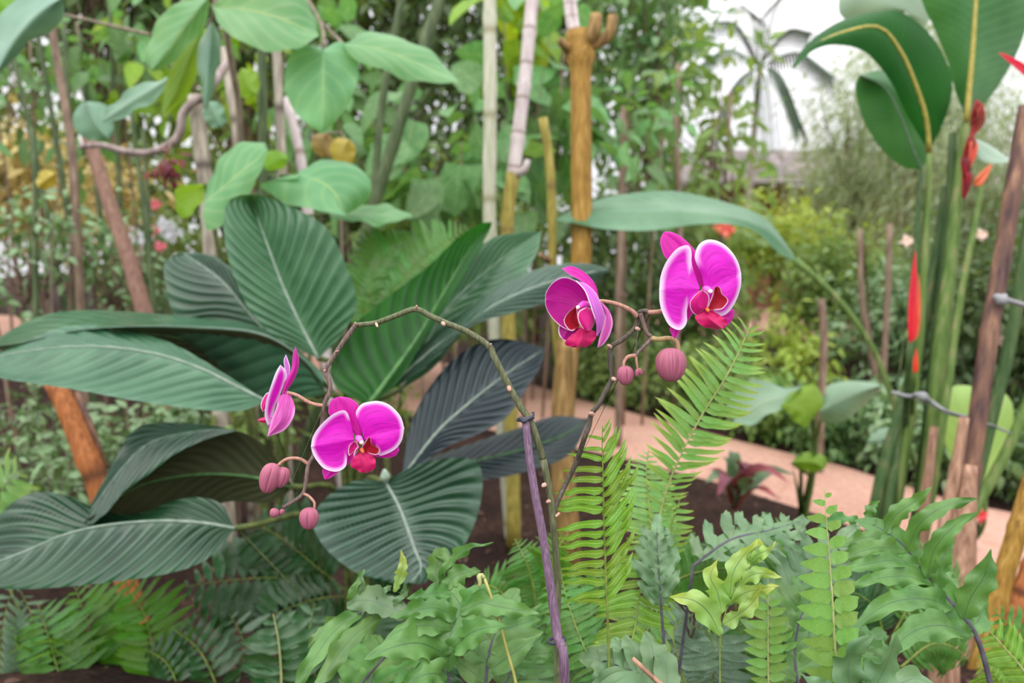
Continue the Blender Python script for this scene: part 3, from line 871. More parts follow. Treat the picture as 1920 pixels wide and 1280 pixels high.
# tall upright leaf
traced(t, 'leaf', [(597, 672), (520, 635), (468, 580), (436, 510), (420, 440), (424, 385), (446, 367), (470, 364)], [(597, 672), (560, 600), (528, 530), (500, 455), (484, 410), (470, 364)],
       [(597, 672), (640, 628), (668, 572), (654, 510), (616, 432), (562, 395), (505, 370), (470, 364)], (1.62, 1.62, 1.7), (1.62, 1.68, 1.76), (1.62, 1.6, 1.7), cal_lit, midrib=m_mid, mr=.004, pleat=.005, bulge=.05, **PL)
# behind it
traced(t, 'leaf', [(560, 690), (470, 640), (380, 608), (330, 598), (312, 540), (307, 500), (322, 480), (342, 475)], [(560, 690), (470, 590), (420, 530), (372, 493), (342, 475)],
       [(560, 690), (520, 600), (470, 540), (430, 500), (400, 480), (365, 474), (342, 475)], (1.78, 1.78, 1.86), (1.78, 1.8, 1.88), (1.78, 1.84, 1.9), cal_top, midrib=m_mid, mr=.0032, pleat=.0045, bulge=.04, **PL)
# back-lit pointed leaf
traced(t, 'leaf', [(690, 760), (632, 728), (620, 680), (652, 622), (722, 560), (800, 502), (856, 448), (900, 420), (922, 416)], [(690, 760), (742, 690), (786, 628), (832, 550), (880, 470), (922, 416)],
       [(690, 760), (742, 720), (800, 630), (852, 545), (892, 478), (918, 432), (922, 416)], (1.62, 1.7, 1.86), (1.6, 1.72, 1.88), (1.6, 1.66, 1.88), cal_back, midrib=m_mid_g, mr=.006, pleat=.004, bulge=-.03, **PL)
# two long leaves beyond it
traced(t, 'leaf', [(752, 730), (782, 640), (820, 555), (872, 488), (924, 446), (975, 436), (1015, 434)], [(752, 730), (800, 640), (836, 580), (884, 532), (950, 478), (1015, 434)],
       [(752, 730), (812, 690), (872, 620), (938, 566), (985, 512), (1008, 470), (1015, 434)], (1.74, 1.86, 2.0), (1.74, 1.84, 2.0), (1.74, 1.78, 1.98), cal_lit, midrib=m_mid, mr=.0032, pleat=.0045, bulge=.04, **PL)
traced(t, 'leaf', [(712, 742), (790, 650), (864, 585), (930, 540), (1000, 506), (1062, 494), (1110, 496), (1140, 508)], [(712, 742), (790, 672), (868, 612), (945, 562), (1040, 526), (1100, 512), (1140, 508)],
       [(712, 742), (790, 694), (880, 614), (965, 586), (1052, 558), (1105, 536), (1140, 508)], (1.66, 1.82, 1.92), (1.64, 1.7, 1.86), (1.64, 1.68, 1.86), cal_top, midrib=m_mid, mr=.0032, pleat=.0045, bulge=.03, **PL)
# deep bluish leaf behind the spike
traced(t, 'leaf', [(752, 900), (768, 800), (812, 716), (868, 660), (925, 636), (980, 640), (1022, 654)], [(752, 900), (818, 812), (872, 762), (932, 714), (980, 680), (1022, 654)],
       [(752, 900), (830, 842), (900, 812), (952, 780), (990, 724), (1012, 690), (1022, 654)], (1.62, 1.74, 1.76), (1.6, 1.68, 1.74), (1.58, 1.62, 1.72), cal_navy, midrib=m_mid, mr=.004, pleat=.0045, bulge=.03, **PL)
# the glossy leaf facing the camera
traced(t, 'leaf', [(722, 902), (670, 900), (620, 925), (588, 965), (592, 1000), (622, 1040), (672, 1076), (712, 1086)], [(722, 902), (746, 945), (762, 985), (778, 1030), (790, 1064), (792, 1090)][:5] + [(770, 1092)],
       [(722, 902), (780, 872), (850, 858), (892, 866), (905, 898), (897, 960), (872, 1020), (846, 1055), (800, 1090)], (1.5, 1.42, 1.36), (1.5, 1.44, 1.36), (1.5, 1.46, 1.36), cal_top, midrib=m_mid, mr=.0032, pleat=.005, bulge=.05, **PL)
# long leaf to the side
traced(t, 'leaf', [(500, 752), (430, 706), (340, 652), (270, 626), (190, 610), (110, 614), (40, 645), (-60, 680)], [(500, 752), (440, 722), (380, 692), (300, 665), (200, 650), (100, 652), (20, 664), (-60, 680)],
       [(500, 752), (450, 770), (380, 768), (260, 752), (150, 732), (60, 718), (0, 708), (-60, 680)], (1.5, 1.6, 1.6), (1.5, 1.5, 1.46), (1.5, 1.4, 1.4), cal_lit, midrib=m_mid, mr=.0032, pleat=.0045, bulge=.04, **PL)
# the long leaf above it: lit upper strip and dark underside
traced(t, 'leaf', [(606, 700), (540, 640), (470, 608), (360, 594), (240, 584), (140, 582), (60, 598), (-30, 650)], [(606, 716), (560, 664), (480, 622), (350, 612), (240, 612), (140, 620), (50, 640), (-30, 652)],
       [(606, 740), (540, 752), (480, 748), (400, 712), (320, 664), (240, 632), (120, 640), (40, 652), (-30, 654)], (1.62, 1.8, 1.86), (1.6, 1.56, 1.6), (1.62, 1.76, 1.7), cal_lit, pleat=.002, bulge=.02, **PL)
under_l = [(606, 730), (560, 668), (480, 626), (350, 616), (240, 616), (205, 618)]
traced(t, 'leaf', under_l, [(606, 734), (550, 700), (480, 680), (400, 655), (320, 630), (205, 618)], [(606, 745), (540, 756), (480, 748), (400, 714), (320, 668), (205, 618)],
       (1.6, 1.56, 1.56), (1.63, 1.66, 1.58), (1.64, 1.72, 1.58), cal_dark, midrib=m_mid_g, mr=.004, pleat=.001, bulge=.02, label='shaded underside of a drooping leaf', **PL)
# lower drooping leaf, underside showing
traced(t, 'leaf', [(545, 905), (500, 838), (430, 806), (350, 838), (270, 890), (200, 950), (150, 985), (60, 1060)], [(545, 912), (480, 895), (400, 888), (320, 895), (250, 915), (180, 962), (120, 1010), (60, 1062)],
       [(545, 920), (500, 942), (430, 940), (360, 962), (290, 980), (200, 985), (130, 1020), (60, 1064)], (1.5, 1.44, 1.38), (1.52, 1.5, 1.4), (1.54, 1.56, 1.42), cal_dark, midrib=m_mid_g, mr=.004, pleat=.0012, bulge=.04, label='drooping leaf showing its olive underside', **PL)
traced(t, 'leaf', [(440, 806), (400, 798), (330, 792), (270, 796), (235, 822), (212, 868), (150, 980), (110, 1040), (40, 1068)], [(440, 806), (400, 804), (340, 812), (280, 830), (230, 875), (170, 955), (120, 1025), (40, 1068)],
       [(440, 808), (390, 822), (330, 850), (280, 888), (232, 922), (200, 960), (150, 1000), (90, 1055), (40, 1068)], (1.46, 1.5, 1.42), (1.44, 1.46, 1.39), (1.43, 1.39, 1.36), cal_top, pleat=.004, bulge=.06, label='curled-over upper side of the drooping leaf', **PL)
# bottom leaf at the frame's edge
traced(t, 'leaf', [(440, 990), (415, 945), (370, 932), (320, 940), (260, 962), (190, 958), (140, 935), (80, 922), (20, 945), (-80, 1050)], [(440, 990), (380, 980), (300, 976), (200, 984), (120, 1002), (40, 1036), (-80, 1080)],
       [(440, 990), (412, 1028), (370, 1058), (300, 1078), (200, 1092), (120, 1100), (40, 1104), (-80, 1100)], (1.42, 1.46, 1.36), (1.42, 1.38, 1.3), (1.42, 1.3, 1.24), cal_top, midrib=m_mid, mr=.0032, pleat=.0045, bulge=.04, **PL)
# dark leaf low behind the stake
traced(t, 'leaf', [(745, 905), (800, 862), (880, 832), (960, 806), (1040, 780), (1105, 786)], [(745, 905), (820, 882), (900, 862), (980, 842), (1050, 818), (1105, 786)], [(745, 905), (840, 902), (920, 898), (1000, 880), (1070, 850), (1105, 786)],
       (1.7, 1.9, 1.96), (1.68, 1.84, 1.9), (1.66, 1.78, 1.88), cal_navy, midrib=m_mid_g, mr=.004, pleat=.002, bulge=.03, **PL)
heart = cb + np.array([0, 0, .12])
for (x, y, d) in ((597, 672, 1.62), (560, 690, 1.78), (690, 760, 1.6), (752, 730, 1.74), (712, 742, 1.64), (752, 900, 1.6), (722, 902, 1.5), (500, 752, 1.5), (606, 735, 1.62), (545, 912, 1.53), (440, 990, 1.42), (745, 905, 1.68)):
    e = P(x, y, d)
    s0 = cb + np.array([R.uniform(-.03, .03), R.uniform(-.03, .03), -.01])
    h = np.array([heart[0] * .75 + e[0] * .25, heart[1] * .8 + e[1] * .2, max(e[2] - .1, heart[2])])
    t.part('leaf_stalk', tube_arrays([s0, h, e], [.010, .007, .006], 7, 14), m_pet)
t.part('flower_bud', tube_arrays([P(724, 905, 1.49), P(722, 892, 1.485), P(721, 880, 1.48)], [.004, .011, .003], 8, 7), plain('pale_bud', (120, 140, 120), (160, 176, 160)), label='small pale bud at the base of the glossy leaf')

# ------------------------------------------------------------------ the heart-leaved vine
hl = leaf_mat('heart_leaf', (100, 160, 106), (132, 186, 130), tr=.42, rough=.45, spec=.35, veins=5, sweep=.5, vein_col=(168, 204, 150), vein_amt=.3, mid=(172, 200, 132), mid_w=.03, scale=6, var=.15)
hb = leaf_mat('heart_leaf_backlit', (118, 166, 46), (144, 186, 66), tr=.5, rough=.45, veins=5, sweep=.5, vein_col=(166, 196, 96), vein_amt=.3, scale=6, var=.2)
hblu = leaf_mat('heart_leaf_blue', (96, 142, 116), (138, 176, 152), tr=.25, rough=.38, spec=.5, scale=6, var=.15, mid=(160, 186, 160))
m_tw = wood_mat('vine_wood', (104, 92, 76), (140, 126, 108))
LV = dict(nv=30, nu=6, bulge=.06, ripple=.006)
t = Thing('heart_leaf_vine', 'climbing vine with big pale heart-shaped leaves hanging high over the striped plant', 'vine', base_at(470, 2.9))
traced(t, 'leaf', [(392, -6), (340, 2), (298, 36), (277, 80), (274, 115), (284, 133)], [(392, -6), (350, 45), (315, 95), (284, 133)], [(392, -6), (388, 40), (362, 78), (330, 112), (300, 130), (284, 133)], 2.3, 2.26, 2.3, hl, **LV)
traced(t, 'leaf', [(398, 14), (440, -26), (500, -36), (560, -14), (590, 30), (596, 68)], [(398, 14), (460, 18), (530, 36), (596, 68)], [(398, 14), (412, 46), (450, 78), (505, 94), (560, 92), (596, 68)], 2.3, (2.3, 2.24), 2.2, hl, **LV)
traced(t, 'leaf', [(606, 92), (566, 82), (540, 112), (534, 160), (548, 202), (575, 232), (604, 250)], [(606, 92), (606, 140), (606, 195), (604, 250)], [(606, 92), (640, 78), (668, 106), (671, 150), (656, 190), (632, 225), (604, 250)], (2.3, 2.28), 2.24, (2.32, 2.3), hl, **LV)
traced(t, 'leaf', [(384, 50), (352, 66), (322, 122), (306, 180), (302, 224)], [(384, 50), (362, 100), (336, 165), (302, 224)], [(384, 50), (382, 90), (370, 140), (345, 185), (302, 224)], 2.4, 2.38, 2.44, hb, **LV)
traced(t, 'leaf', [(398, 40), (376, 70), (370, 120), (378, 170), (385, 216)], [(398, 40), (394, 90), (388, 150), (385, 216)], [(398, 40), (412, 70), (412, 110), (402, 160), (385, 216)], 2.36, 2.3, 2.36, hblu, **LV)
traced(t, 'leaf', [(318, 146), (280, 152), (235, 172), (205, 200), (192, 228)], [(318, 146), (280, 170), (235, 198), (192, 228)], [(318, 146), (300, 178), (262, 205), (225, 222), (192, 228)], 2.5, 2.46, 2.46, hblu, **LV)
traced(t, 'leaf', [(645, 84), (690, 62), (740, 66), (800, 94), (840, 125), (858, 154)], [(645, 84), (710, 92), (780, 118), (858, 154)], [(645, 84), (668, 112), (720, 134), (780, 152), (830, 158), (858, 154)], 2.36, 2.3, 2.28, hl, **LV)
traced(t, 'leaf', [(160, 190), (140, 205), (140, 240), (165, 262), (205, 262)], [(160, 190), (172, 215), (186, 240), (205, 262)], [(160, 190), (195, 195), (210, 220), (212, 245), (205, 262)], 2.9, 2.86, 2.9, hblu, **LV)
traced(t, 'leaf', [(452, 128), (440, 150), (440, 170), (458, 184), (482, 178)], [(452, 128), (458, 148), (468, 166), (482, 178)], [(452, 128), (478, 132), (486, 150), (486, 165), (482, 178)], 2.9, 2.88, 2.9, hb, **LV)
traced(t, 'leaf', [(390, 190), (380, 205), (388, 232), (400, 240), (415, 240)], [(390, 190), (398, 206), (408, 224), (415, 240)], [(390, 190), (410, 192), (422, 208), (424, 228), (415, 240)], 2.8, 2.78, 2.8, hblu, **LV)
for q in ([(392, -6, 2.3), (402, 6, 2.32), (398, 14, 2.3)], [(606, 92, 2.3), (600, 40, 2.4), (540, -60, 2.5)], [(645, 84, 2.36), (620, 60, 2.42), (600, 40, 2.4)], [(384, 50, 2.4), (398, 38, 2.38), (402, 6, 2.32)], [(402, 6, 2.32), (420, -20, 2.4), (440, -60, 2.5)],
          [(318, 146, 2.5), (350, 130, 2.55), (385, 100, 2.6)], [(120, 28, 2.5), (200, 46, 2.5), (285, 66, 2.45)]):
    t.part('leaf_stalk', tube_arrays([P(*k) for k in q], .006, 6, 10), m_tw)
t.part('vine_stem', tube_arrays([base_at(470, 2.9), P(468, 600, 2.9), P(455, 380, 2.85), P(448, 200, 2.75), P(425, 60, 2.6), P(440, -60, 2.5), P(540, -60, 2.5)], [.018, .01], 7, 30), m_tw)

t = Thing('heart_leaf_plant', 'lower heart-leaved plant whose folded leaves rise right above the tall striped leaf', 'plant', base_at(500, 2.5))
traced(t, 'leaf', [(384, 380), (398, 330), (412, 292), (455, 270), (492, 264), (503, 282)], [(384, 380), (420, 350), (455, 320), (503, 282)], [(384, 428), (410, 425), (435, 400), (462, 362), (490, 325), (503, 282)], 2.2, 2.12, 2.1, hl, label='folded glossy leaf', **LV)
traced(t, 'leaf', [(398, 425), (392, 400), (400, 370), (425, 350), (452, 352), (468, 366)], [(398, 425), (420, 405), (444, 385), (468, 366)], [(398, 425), (425, 424), (448, 412), (465, 390), (468, 366)], 2.3, 2.26, 2.26, hblu, **LV)
traced(t, 'leaf', [(560, 320), (620, 300), (672, 312), (694, 345), (686, 378), (645, 404)], [(560, 330), (600, 340), (630, 365), (645, 404)], [(560, 330), (510, 338), (486, 350), (520, 372), (580, 392), (645, 404)], 2.35, 2.25, 2.2, hl, **LV)
traced(t, 'leaf', [(384, 345), (352, 346), (330, 355), (328, 385), (338, 410)], [(384, 345), (365, 365), (350, 385), (338, 410)], [(384, 345), (384, 362), (374, 384), (358, 402), (338, 410)], 2.3, 2.32, 2.3, hb, label='bright yellow-green backlit leaf', **LV)
traced(t, 'leaf', [(618, 402), (650, 386), (700, 383), (745, 390), (772, 406)], [(618, 402), (670, 400), (720, 402), (772, 406)], [(618, 402), (650, 414), (700, 420), (740, 418), (772, 406)], 2.5, 2.42, 2.36, hl, **LV)
traced(t, 'leaf', [(500, 320), (490, 300), (505, 282), (535, 288), (540, 300)], [(500, 320), (508, 306), (525, 298), (540, 300)], [(500, 320), (520, 318), (535, 312), (540, 300)], 2.5, 2.48, 2.5, hb, **LV)
for q in ([(384, 400, 2.2), (430, 480, 2.4)], [(560, 330, 2.28), (520, 400, 2.4)], [(618, 402, 2.46), (560, 460, 2.5)], [(384, 345, 2.3), (400, 420, 2.4)]):
    w = [P(*k) for k in q]
    t.part('leaf_stalk', tube_arrays([w[0], w[1], base_at(500, 2.5)], [.006, .012], 6, 14), m_pet)

t = Thing('broad_leaved_climber', 'bluish drooping leaf with a deep fold at the top corner', 'plant', base_at(-80, 2.4))
traced(t, 'leaf', [(122, -8), (80, -30), (20, 10), (-20, 60), (-30, 110), (-8, 140)], [(122, -8), (75, 25), (30, 75), (-8, 140)], [(122, -8), (118, 35), (85, 62), (45, 90), (12, 122), (-8, 140)], 2.2, 2.1, 2.16, hblu, **LV)
traced(t, 'leaf', [(-60, -20), (-10, -40), (30, -20), (45, 8), (36, 34)], [(-60, -20), (-20, -5), (10, 12), (36, 34)], [(-60, -20), (-40, 20), (-10, 40), (15, 42), (36, 34)], 2.4, 2.36, 2.4, hb, **LV)
t.part('leaf_stalk', tube_arrays([P(122, -8, 2.2), P(60, -120, 2.3), P(-90, -80, 2.4), base_at(-80, 2.4)], [.006, .014], 6, 20), m_tw)

# fern fronds lit behind the striped plant come with the ferns below

# ------------------------------------------------------------------ heliconias and companions
hel_d = leaf_mat('heliconia_leaf_under', (24, 74, 14), (42, 96, 24), tr=.3, rough=.5, spec=.2, veins=34, sweep=.12, vein_col=(30, 74, 26), vein_amt=.35, scale=5, var=.1)
hel_g = leaf_mat('heliconia_leaf', (44, 104, 44), (76, 134, 70), tr=.35, rough=.38, spec=.5, veins=26, sweep=.12, vein_col=(84, 146, 96), vein_amt=.3, scale=5, var=.1)
hel_p = leaf_mat('heliconia_leaf_pale', (132, 160, 138), (160, 184, 160), tr=.25, rough=.4, spec=.45, veins=20, sweep=.12, vein_col=(170, 192, 168), vein_amt=.3, scale=5, var=.1)
m_rib = plain('yellow_midrib', (150, 142, 62), (176, 164, 80), rough=.45)
m_can = wood_mat('green_cane_skin', (74, 104, 44), (104, 130, 64), (140, 138, 92), stretch=20, scale=3)
m_cand = wood_mat('dark_cane_skin', (48, 76, 38), (72, 98, 54), (110, 108, 72), stretch=20, scale=3)
HL = dict(nv=50, nu=6, npl=26, sweep=.12, pleat=.002, bulge=.04)
hb0 = base_at(1735, 2.3)
t = Thing('heliconia_plant', 'tall heliconia with huge arching leaves and a red hanging flower', 'plant', hb0)
# the arching leaf: near half up to the bend, then the tip flopping over
traced(t, 'leaf', [(1742, 285), (1700, 215), (1668, 150), (1622, 98), (1570, 84), (1530, 92), (1505, 112), (1488, 128)], [(1742, 285), (1735, 220), (1716, 160), (1690, 100), (1650, 52), (1590, 58), (1530, 84), (1488, 128)],
       [(1742, 285), (1772, 222), (1786, 165), (1776, 118), (1742, 62), (1690, 22), (1635, 22), (1570, 42), (1515, 82), (1488, 128)], (2.25, 2.1, 2.0), (2.25, 2.15, 2.05), (2.25, 2.2, 2.15), hel_d, midrib=m_rib, mr=.009, **HL)
traced(t, 'leaf', [(1728, 318), (1692, 312), (1650, 276), (1618, 222), (1604, 165), (1612, 140)], [(1728, 318), (1712, 280), (1690, 220), (1660, 165), (1612, 140)], [(1728, 318), (1748, 270), (1735, 205), (1702, 155), (1655, 132), (1612, 140)],
       2.5, (2.5, 2.42), 2.5, hel_g, midrib=m_mid, mr=.0032, **HL)
traced(t, 'leaf', [(1812, 228), (1790, 165), (1775, 110), (1750, 50), (1728, 0), (1715, -80), (1790, -200)], [(1812, 228), (1818, 160), (1824, 90), (1830, 0), (1836, -90), (1840, -220)],
       [(1812, 228), (1850, 190), (1885, 140), (1915, 80), (1935, 0), (1930, -100), (1850, -220)], (2.34, 2.4, 2.4), 2.28, (2.34, 2.38, 2.3), hel_g, midrib=m_rib, mr=.009, **HL)
traced(t, 'leaf', [(1690, 30), (1640, 50), (1590, 40), (1572, 10), (1590, -60)], [(1700, 20), (1660, 10), (1620, -10), (1590, -60)], [(1730, 60), (1745, 20), (1730, -30), (1680, -70), (1590, -60)], 2.7, 2.65, 2.7, hel_p, **HL)
traced(t, 'leaf', [(1826, 258), (1856, 272), (1890, 296), (1892, 304)], [(1826, 262), (1850, 290), (1872, 302), (1892, 304)], [(1826, 262), (1836, 296), (1860, 306), (1892, 304)], 2.34, 2.3, 2.28, hel_p, label='small two-toned leaf below the flower', **{**HL, 'pleat': 0})
for pts, r0, r1, mt in (
        ([(1742, 285, 2.25), (1741, 380, 2.26), (1732, 520, 2.26), (1718, 700, 2.28), (1690, 900, 2.3)], .007, .013, m_can),
        ([(1728, 318, 2.5), (1720, 430, 2.45), (1716, 560, 2.4), (1700, 760, 2.36), (1665, 960, 2.3)], .008, .016, m_cand),
        ([(1812, 228, 2.34), (1798, 330, 2.34), (1784, 480, 2.32), (1766, 640, 2.3), (1742, 880, 2.28)], .013, .025, m_can),
        ([(1786, 250, 2.36), (1780, 420, 2.36), (1758, 640, 2.36), (1735, 860, 2.36)], .012, .022, m_cand),
        ([(1845, 320, 2.3), (1828, 420, 2.28), (1800, 560, 2.26), (1778, 720, 2.24), (1742, 960, 2.22)], .008, .012, m_can),
        ([(1770, 350, 2.4), (1752, 500, 2.4), (1712, 700, 2.38), (1650, 920, 2.34)], .010, .024, m_cand)):
    w = [P(*k) for k in pts]
    g = np.array([w[-1][0] - .03, w[-1][1], gz(w[-1][0], w[-1][1]) - .01])
    t.part('cane', tube_arrays((w + [g])[::-1], [r1, r1, r0], 9, 26), mt)
red = leaf_mat('red_bract', (110, 6, 16), (156, 14, 24), tr=.3, rough=.35, scale=20, var=.2)
redo = leaf_mat('orange_bract', (226, 96, 64), (240, 130, 86), tr=.3, rough=.35, scale=20, var=.2)
redb = leaf_mat('scarlet_bract', (222, 44, 32), (240, 76, 46), tr=.3, rough=.35, scale=20, var=.2)


def bract(t, pts, w, mat, d, parent=None, name='bract'):
    a = ribbon_arrays([P(x, y, d) for x, y in pts], w, (.3, -1, .2), 'bract', nv=12, nu=3, fold=.5, bulge=.25)
    return t.part(name, a, mat, parent)


fl = t.part('flower_spike', tube_arrays([P(1832, 190, 2.22), P(1822, 255, 2.2), P(1808, 320, 2.2), P(1806, 370, 2.2)], [.008, .004], 7, 12), plain('red_stalk', (130, 20, 28), (150, 30, 36)), label='red hanging flower spike')
for pts, w, mt in ((((1838, 190), (1826, 212), (1818, 238)), .036, red), (((1834, 200), (1834, 230), (1822, 256)), .034, red), (((1822, 254), (1810, 284), (1806, 310)), .036, red), (((1822, 262), (1820, 290), (1814, 320)), .032, redo),
                   (((1806, 292), (1806, 318), (1812, 340)), .04, red), (((1816, 320), (1812, 345), (1806, 378)), .026, red)):
    bract(t, pts, w, mt, 2.2, fl)
bract(t, [(1826, 348), (1842, 328), (1860, 306)], .03, redo, 2.2)
bract(t, [(1937, 150), (1905, 124), (1872, 98)], .034, redb, 2.1)

t = Thing('heliconia_plant', 'heliconia shoot with scarlet upright spear-like flowers low among the canes', 'plant', base_at(1690, 2.45))
b0 = base_at(1690, 2.45)
t.part('cane', tube_arrays([b0, P(1690, 900, 2.45), P(1700, 740, 2.2), P(1706, 640, 2.125)], [.014, .008], 8, 16), m_cand)
t.part('cane', tube_arrays([b0, P(1700, 860, 2.42), P(1712, 740, 2.2), P(1714, 694, 2.125)], [.012, .006], 8, 16), m_can)
bract(t, [(1706, 645), (1708, 560), (1716, 466)], .032, redb, 2.12)
bract(t, [(1714, 640), (1720, 580), (1722, 510)], .02, redo, 2.14)
bract(t, [(1714, 700), (1715, 675), (1718, 652)], .02, redb, 2.12)

t = Thing('arching_leaf_plant', 'plant whose single long leaf arches over on a thin stalk behind the orchid', 'plant', base_at(1760, 2.5))
traced(t, 'leaf', [(1496, 492), (1462, 440), (1424, 402), (1350, 376), (1260, 358), (1170, 364), (1105, 380), (1040, 412)], [(1496, 492), (1455, 446), (1410, 418), (1330, 400), (1240, 396), (1150, 396), (1090, 402), (1040, 412)],
       [(1496, 492), (1460, 474), (1405, 428), (1320, 420), (1220, 432), (1140, 430), (1085, 420), (1040, 412)], (2.5, 2.75, 2.7), (2.5, 2.55, 2.6), (2.5, 2.5, 2.55), leaf_mat('arching_leaf', (74, 122, 80), (116, 156, 118), tr=.3, rough=.36, spec=.5, veins=16, sweep=.3, vein_col=(120, 158, 120), vein_amt=.3, scale=5, var=.1), **HL)
t.part('leaf_stalk', tube_arrays([base_at(1760, 2.5), P(1730, 930, 2.45), P(1690, 800, 2.45), P(1640, 660, 2.47), P(1570, 560, 2.48), P(1490, 486, 2.5)], [.012, .011, .01, .009, .012], 8, 34), m_can)

# lime leaf and companions
t = Thing('lime_leaf_plant', 'plant with one big flat lime-green leaf behind the dry bamboo stake', 'plant', base_at(1840, 2.9))
lime = leaf_mat('lime_leaf', (150, 192, 104), (172, 208, 126), tr=.4, rough=.5, veins=7, sweep=.35, vein_col=(134, 178, 96), vein_amt=.3, scale=5, var=.05)
traced(t, 'leaf', [(1848, 925), (1800, 888), (1772, 830), (1764, 770), (1776, 730), (1812, 722), (1845, 735)], [(1848, 925), (1846, 870), (1842, 800), (1845, 735)], [(1848, 925), (1885, 870), (1900, 810), (1898, 760), (1880, 735), (1845, 735)], 2.8, 2.76, 2.8, lime, **{**LV, 'ripple': .003})
t.part('leaf_stalk', tube_arrays([base_at(1840, 2.9), P(1842, 990, 2.84), P(1848, 925, 2.8)], [.012, .007], 7, 10), m_can)
t = Thing('young_banana_plant', 'young plant with two broad grey-green leaves, one tip folded bright green, by the path', 'plant', base_at(1520, 3.2))
gre = leaf_mat('grey_broad_leaf', (112, 146, 118), (142, 172, 142), tr=.25, rough=.4, veins=9, sweep=.3, vein_col=(150, 178, 148), vein_amt=.3, mid=(170, 190, 160), scale=5, var=.1)
traced(t, 'leaf', [(1502, 728), (1460, 722), (1410, 712), (1375, 735), (1362, 768), (1372, 792)], [(1502, 728), (1460, 745), (1420, 758), (1372, 792)], [(1502, 728), (1468, 762), (1440, 778), (1410, 796), (1372, 792)], 2.9, 2.84, 2.8, gre, **LV)
traced(t, 'leaf', [(1464, 760), (1480, 740), (1512, 722), (1535, 726), (1540, 760), (1512, 802)], [(1464, 760), (1490, 756), (1510, 770), (1512, 802)], [(1464, 760), (1478, 776), (1496, 794), (1512, 802)], 2.84, 2.8, 2.8, hb, label='folded bright green leaf tip', **LV)
traced(t, 'leaf', [(1540, 760), (1550, 725), (1590, 714), (1630, 716), (1656, 722)], [(1536, 772), (1570, 752), (1610, 735), (1656, 722)], [(1536, 790), (1570, 792), (1605, 775), (1635, 745), (1656, 722)], 2.95, 2.9, 2.95, gre, **LV)
traced(t, 'leaf', [(1485, 868), (1500, 850), (1530, 848), (1552, 862), (1545, 880)], [(1485, 868), (1505, 866), (1528, 868), (1545, 880)], [(1485, 868), (1502, 880), (1525, 884), (1545, 880)], 3.1, 3.05, 3.1, hb, **LV)
for q in ([(1502, 728, 2.9), (1525, 800, 3.0)], [(1540, 780, 2.95), (1530, 830, 3.05)], [(1485, 868, 3.1), (1518, 890, 3.14)]):
    w = [P(*k) for k in q]
    t.part('leaf_stalk', tube_arrays([w[0], w[1], P(1524, 880, 3.16), base_at(1524, 3.2)], [.006, .02], 7, 14), m_can)
t = Thing('spear_leaf_plant', 'small grey leaf on a stalk beside the dark heliconia cane', 'plant', base_at(1660, 2.7))
traced(t, 'leaf', [(1626, 828), (1640, 808), (1662, 802), (1682, 822)], [(1626, 828), (1646, 822), (1664, 820), (1682, 822)], [(1626, 828), (1648, 834), (1668, 830), (1682, 822)], 2.6, 2.56, 2.56, gre, **LV)
t.part('leaf_stalk', tube_arrays([base_at(1660, 2.7), P(1690, 900, 2.64), P(1682, 822, 2.58)], .006, 6, 10), m_can)
t = Thing('cordyline_plant', 'low plant with dark red and green strap leaves beside the path', 'plant', base_at(1378, 3.1))
cb2 = P(1376, 960, 3.1)
gdk = leaf_mat('cordyline_green', (66, 96, 62), (112, 138, 96), tr=.25, rough=.4, scale=8, var=.3)
cs = base_at(1378, 3.1)
for i, (x, y, dd, mt) in enumerate(((1330, 880, 3.0, 0), (1352, 858, 3.1, 1), (1372, 850, 3.2, 1), (1412, 868, 3.1, 0), (1452, 880, 3.0, 0), (1480, 905, 2.9, 0), (1460, 935, 2.85, 0), (1322, 905, 2.9, 1), (1345, 930, 2.85, 0), (1420, 900, 2.9, 1), (1492, 890, 3.2, 1), (1400, 880, 2.95, 0))):
    tip = P(x, y, dd); st = cb2 + (np.array([0, 0, .05]) * (i % 3))
    midp = (tip + st) / 2 + np.array([0, 0, .07])
    t.part('leaf', ribbon_arrays([st, midp, tip], .062, (0.1, -.5, 1), 'lance', nv=12, nu=2, fold=.25), (M['bush_red'], gdk)[mt])
t.tube('stem', [cs, cb2, cb2 + np.array([0, 0, .11])], .012, M['bark'], seg=7, n=8)

# dry stakes, sheaths and the ties
t, cv = pole('bamboo_stake', 'dry brown bamboo stake with dark blotches leaning beside the heliconia', 'stake', [(1925, 200, 1.95), (1904, 330, 1.95), (1880, 480, 1.95), (1856, 620, 1.95), (1834, 780, 1.95), (1818, 900, 1.95), (1806, 1010, 1.95), (1795, 1150, 1.95)], [.020, .023, .024], M['dry_pole'], nodes=[.35, .6, .85], n=50)
pole('green_cane', 'green cane running close behind the dry stake', 'cane', [(1950, 300, 2.1), (1925, 450, 2.1), (1895, 640, 2.1), (1856, 800, 2.1)], [.016, .016], m_cand, n=24)
pole('green_cane', 'yellow-green cane hugging the dry stake on its left side', 'cane', [(1868, 560, 1.98), (1842, 700, 1.98), (1820, 860, 1.98), (1812, 960, 1.98)], [.006, .009], m_can, n=24)
pole('green_cane', 'green cane leaning across the lime leaf', 'cane', [(1960, 660, 2.2), (1925, 760, 2.2), (1880, 860, 2.2), (1830, 950, 2.2)], [.015, .016], m_can, n=24)
pole('bamboo_stake', 'short pale brown stake with a cut top against the lime leaf', 'stake', [(1808, 782, 1.9), (1796, 860, 1.9), (1776, 960, 1.9), (1760, 1080, 1.9)], [.012, .018, .022], M['sheath'], nodes=[.8], n=30)
pole('dry_sheath', 'pale dry stem sheath standing under the dry stake', 'stem', [(1818, 872, 1.9), (1812, 960, 1.88), (1806, 1060, 1.86), (1798, 1180, 1.84), (1790, 1300, 1.82)], [.018, .03, .036], M['sheath'], n=24)
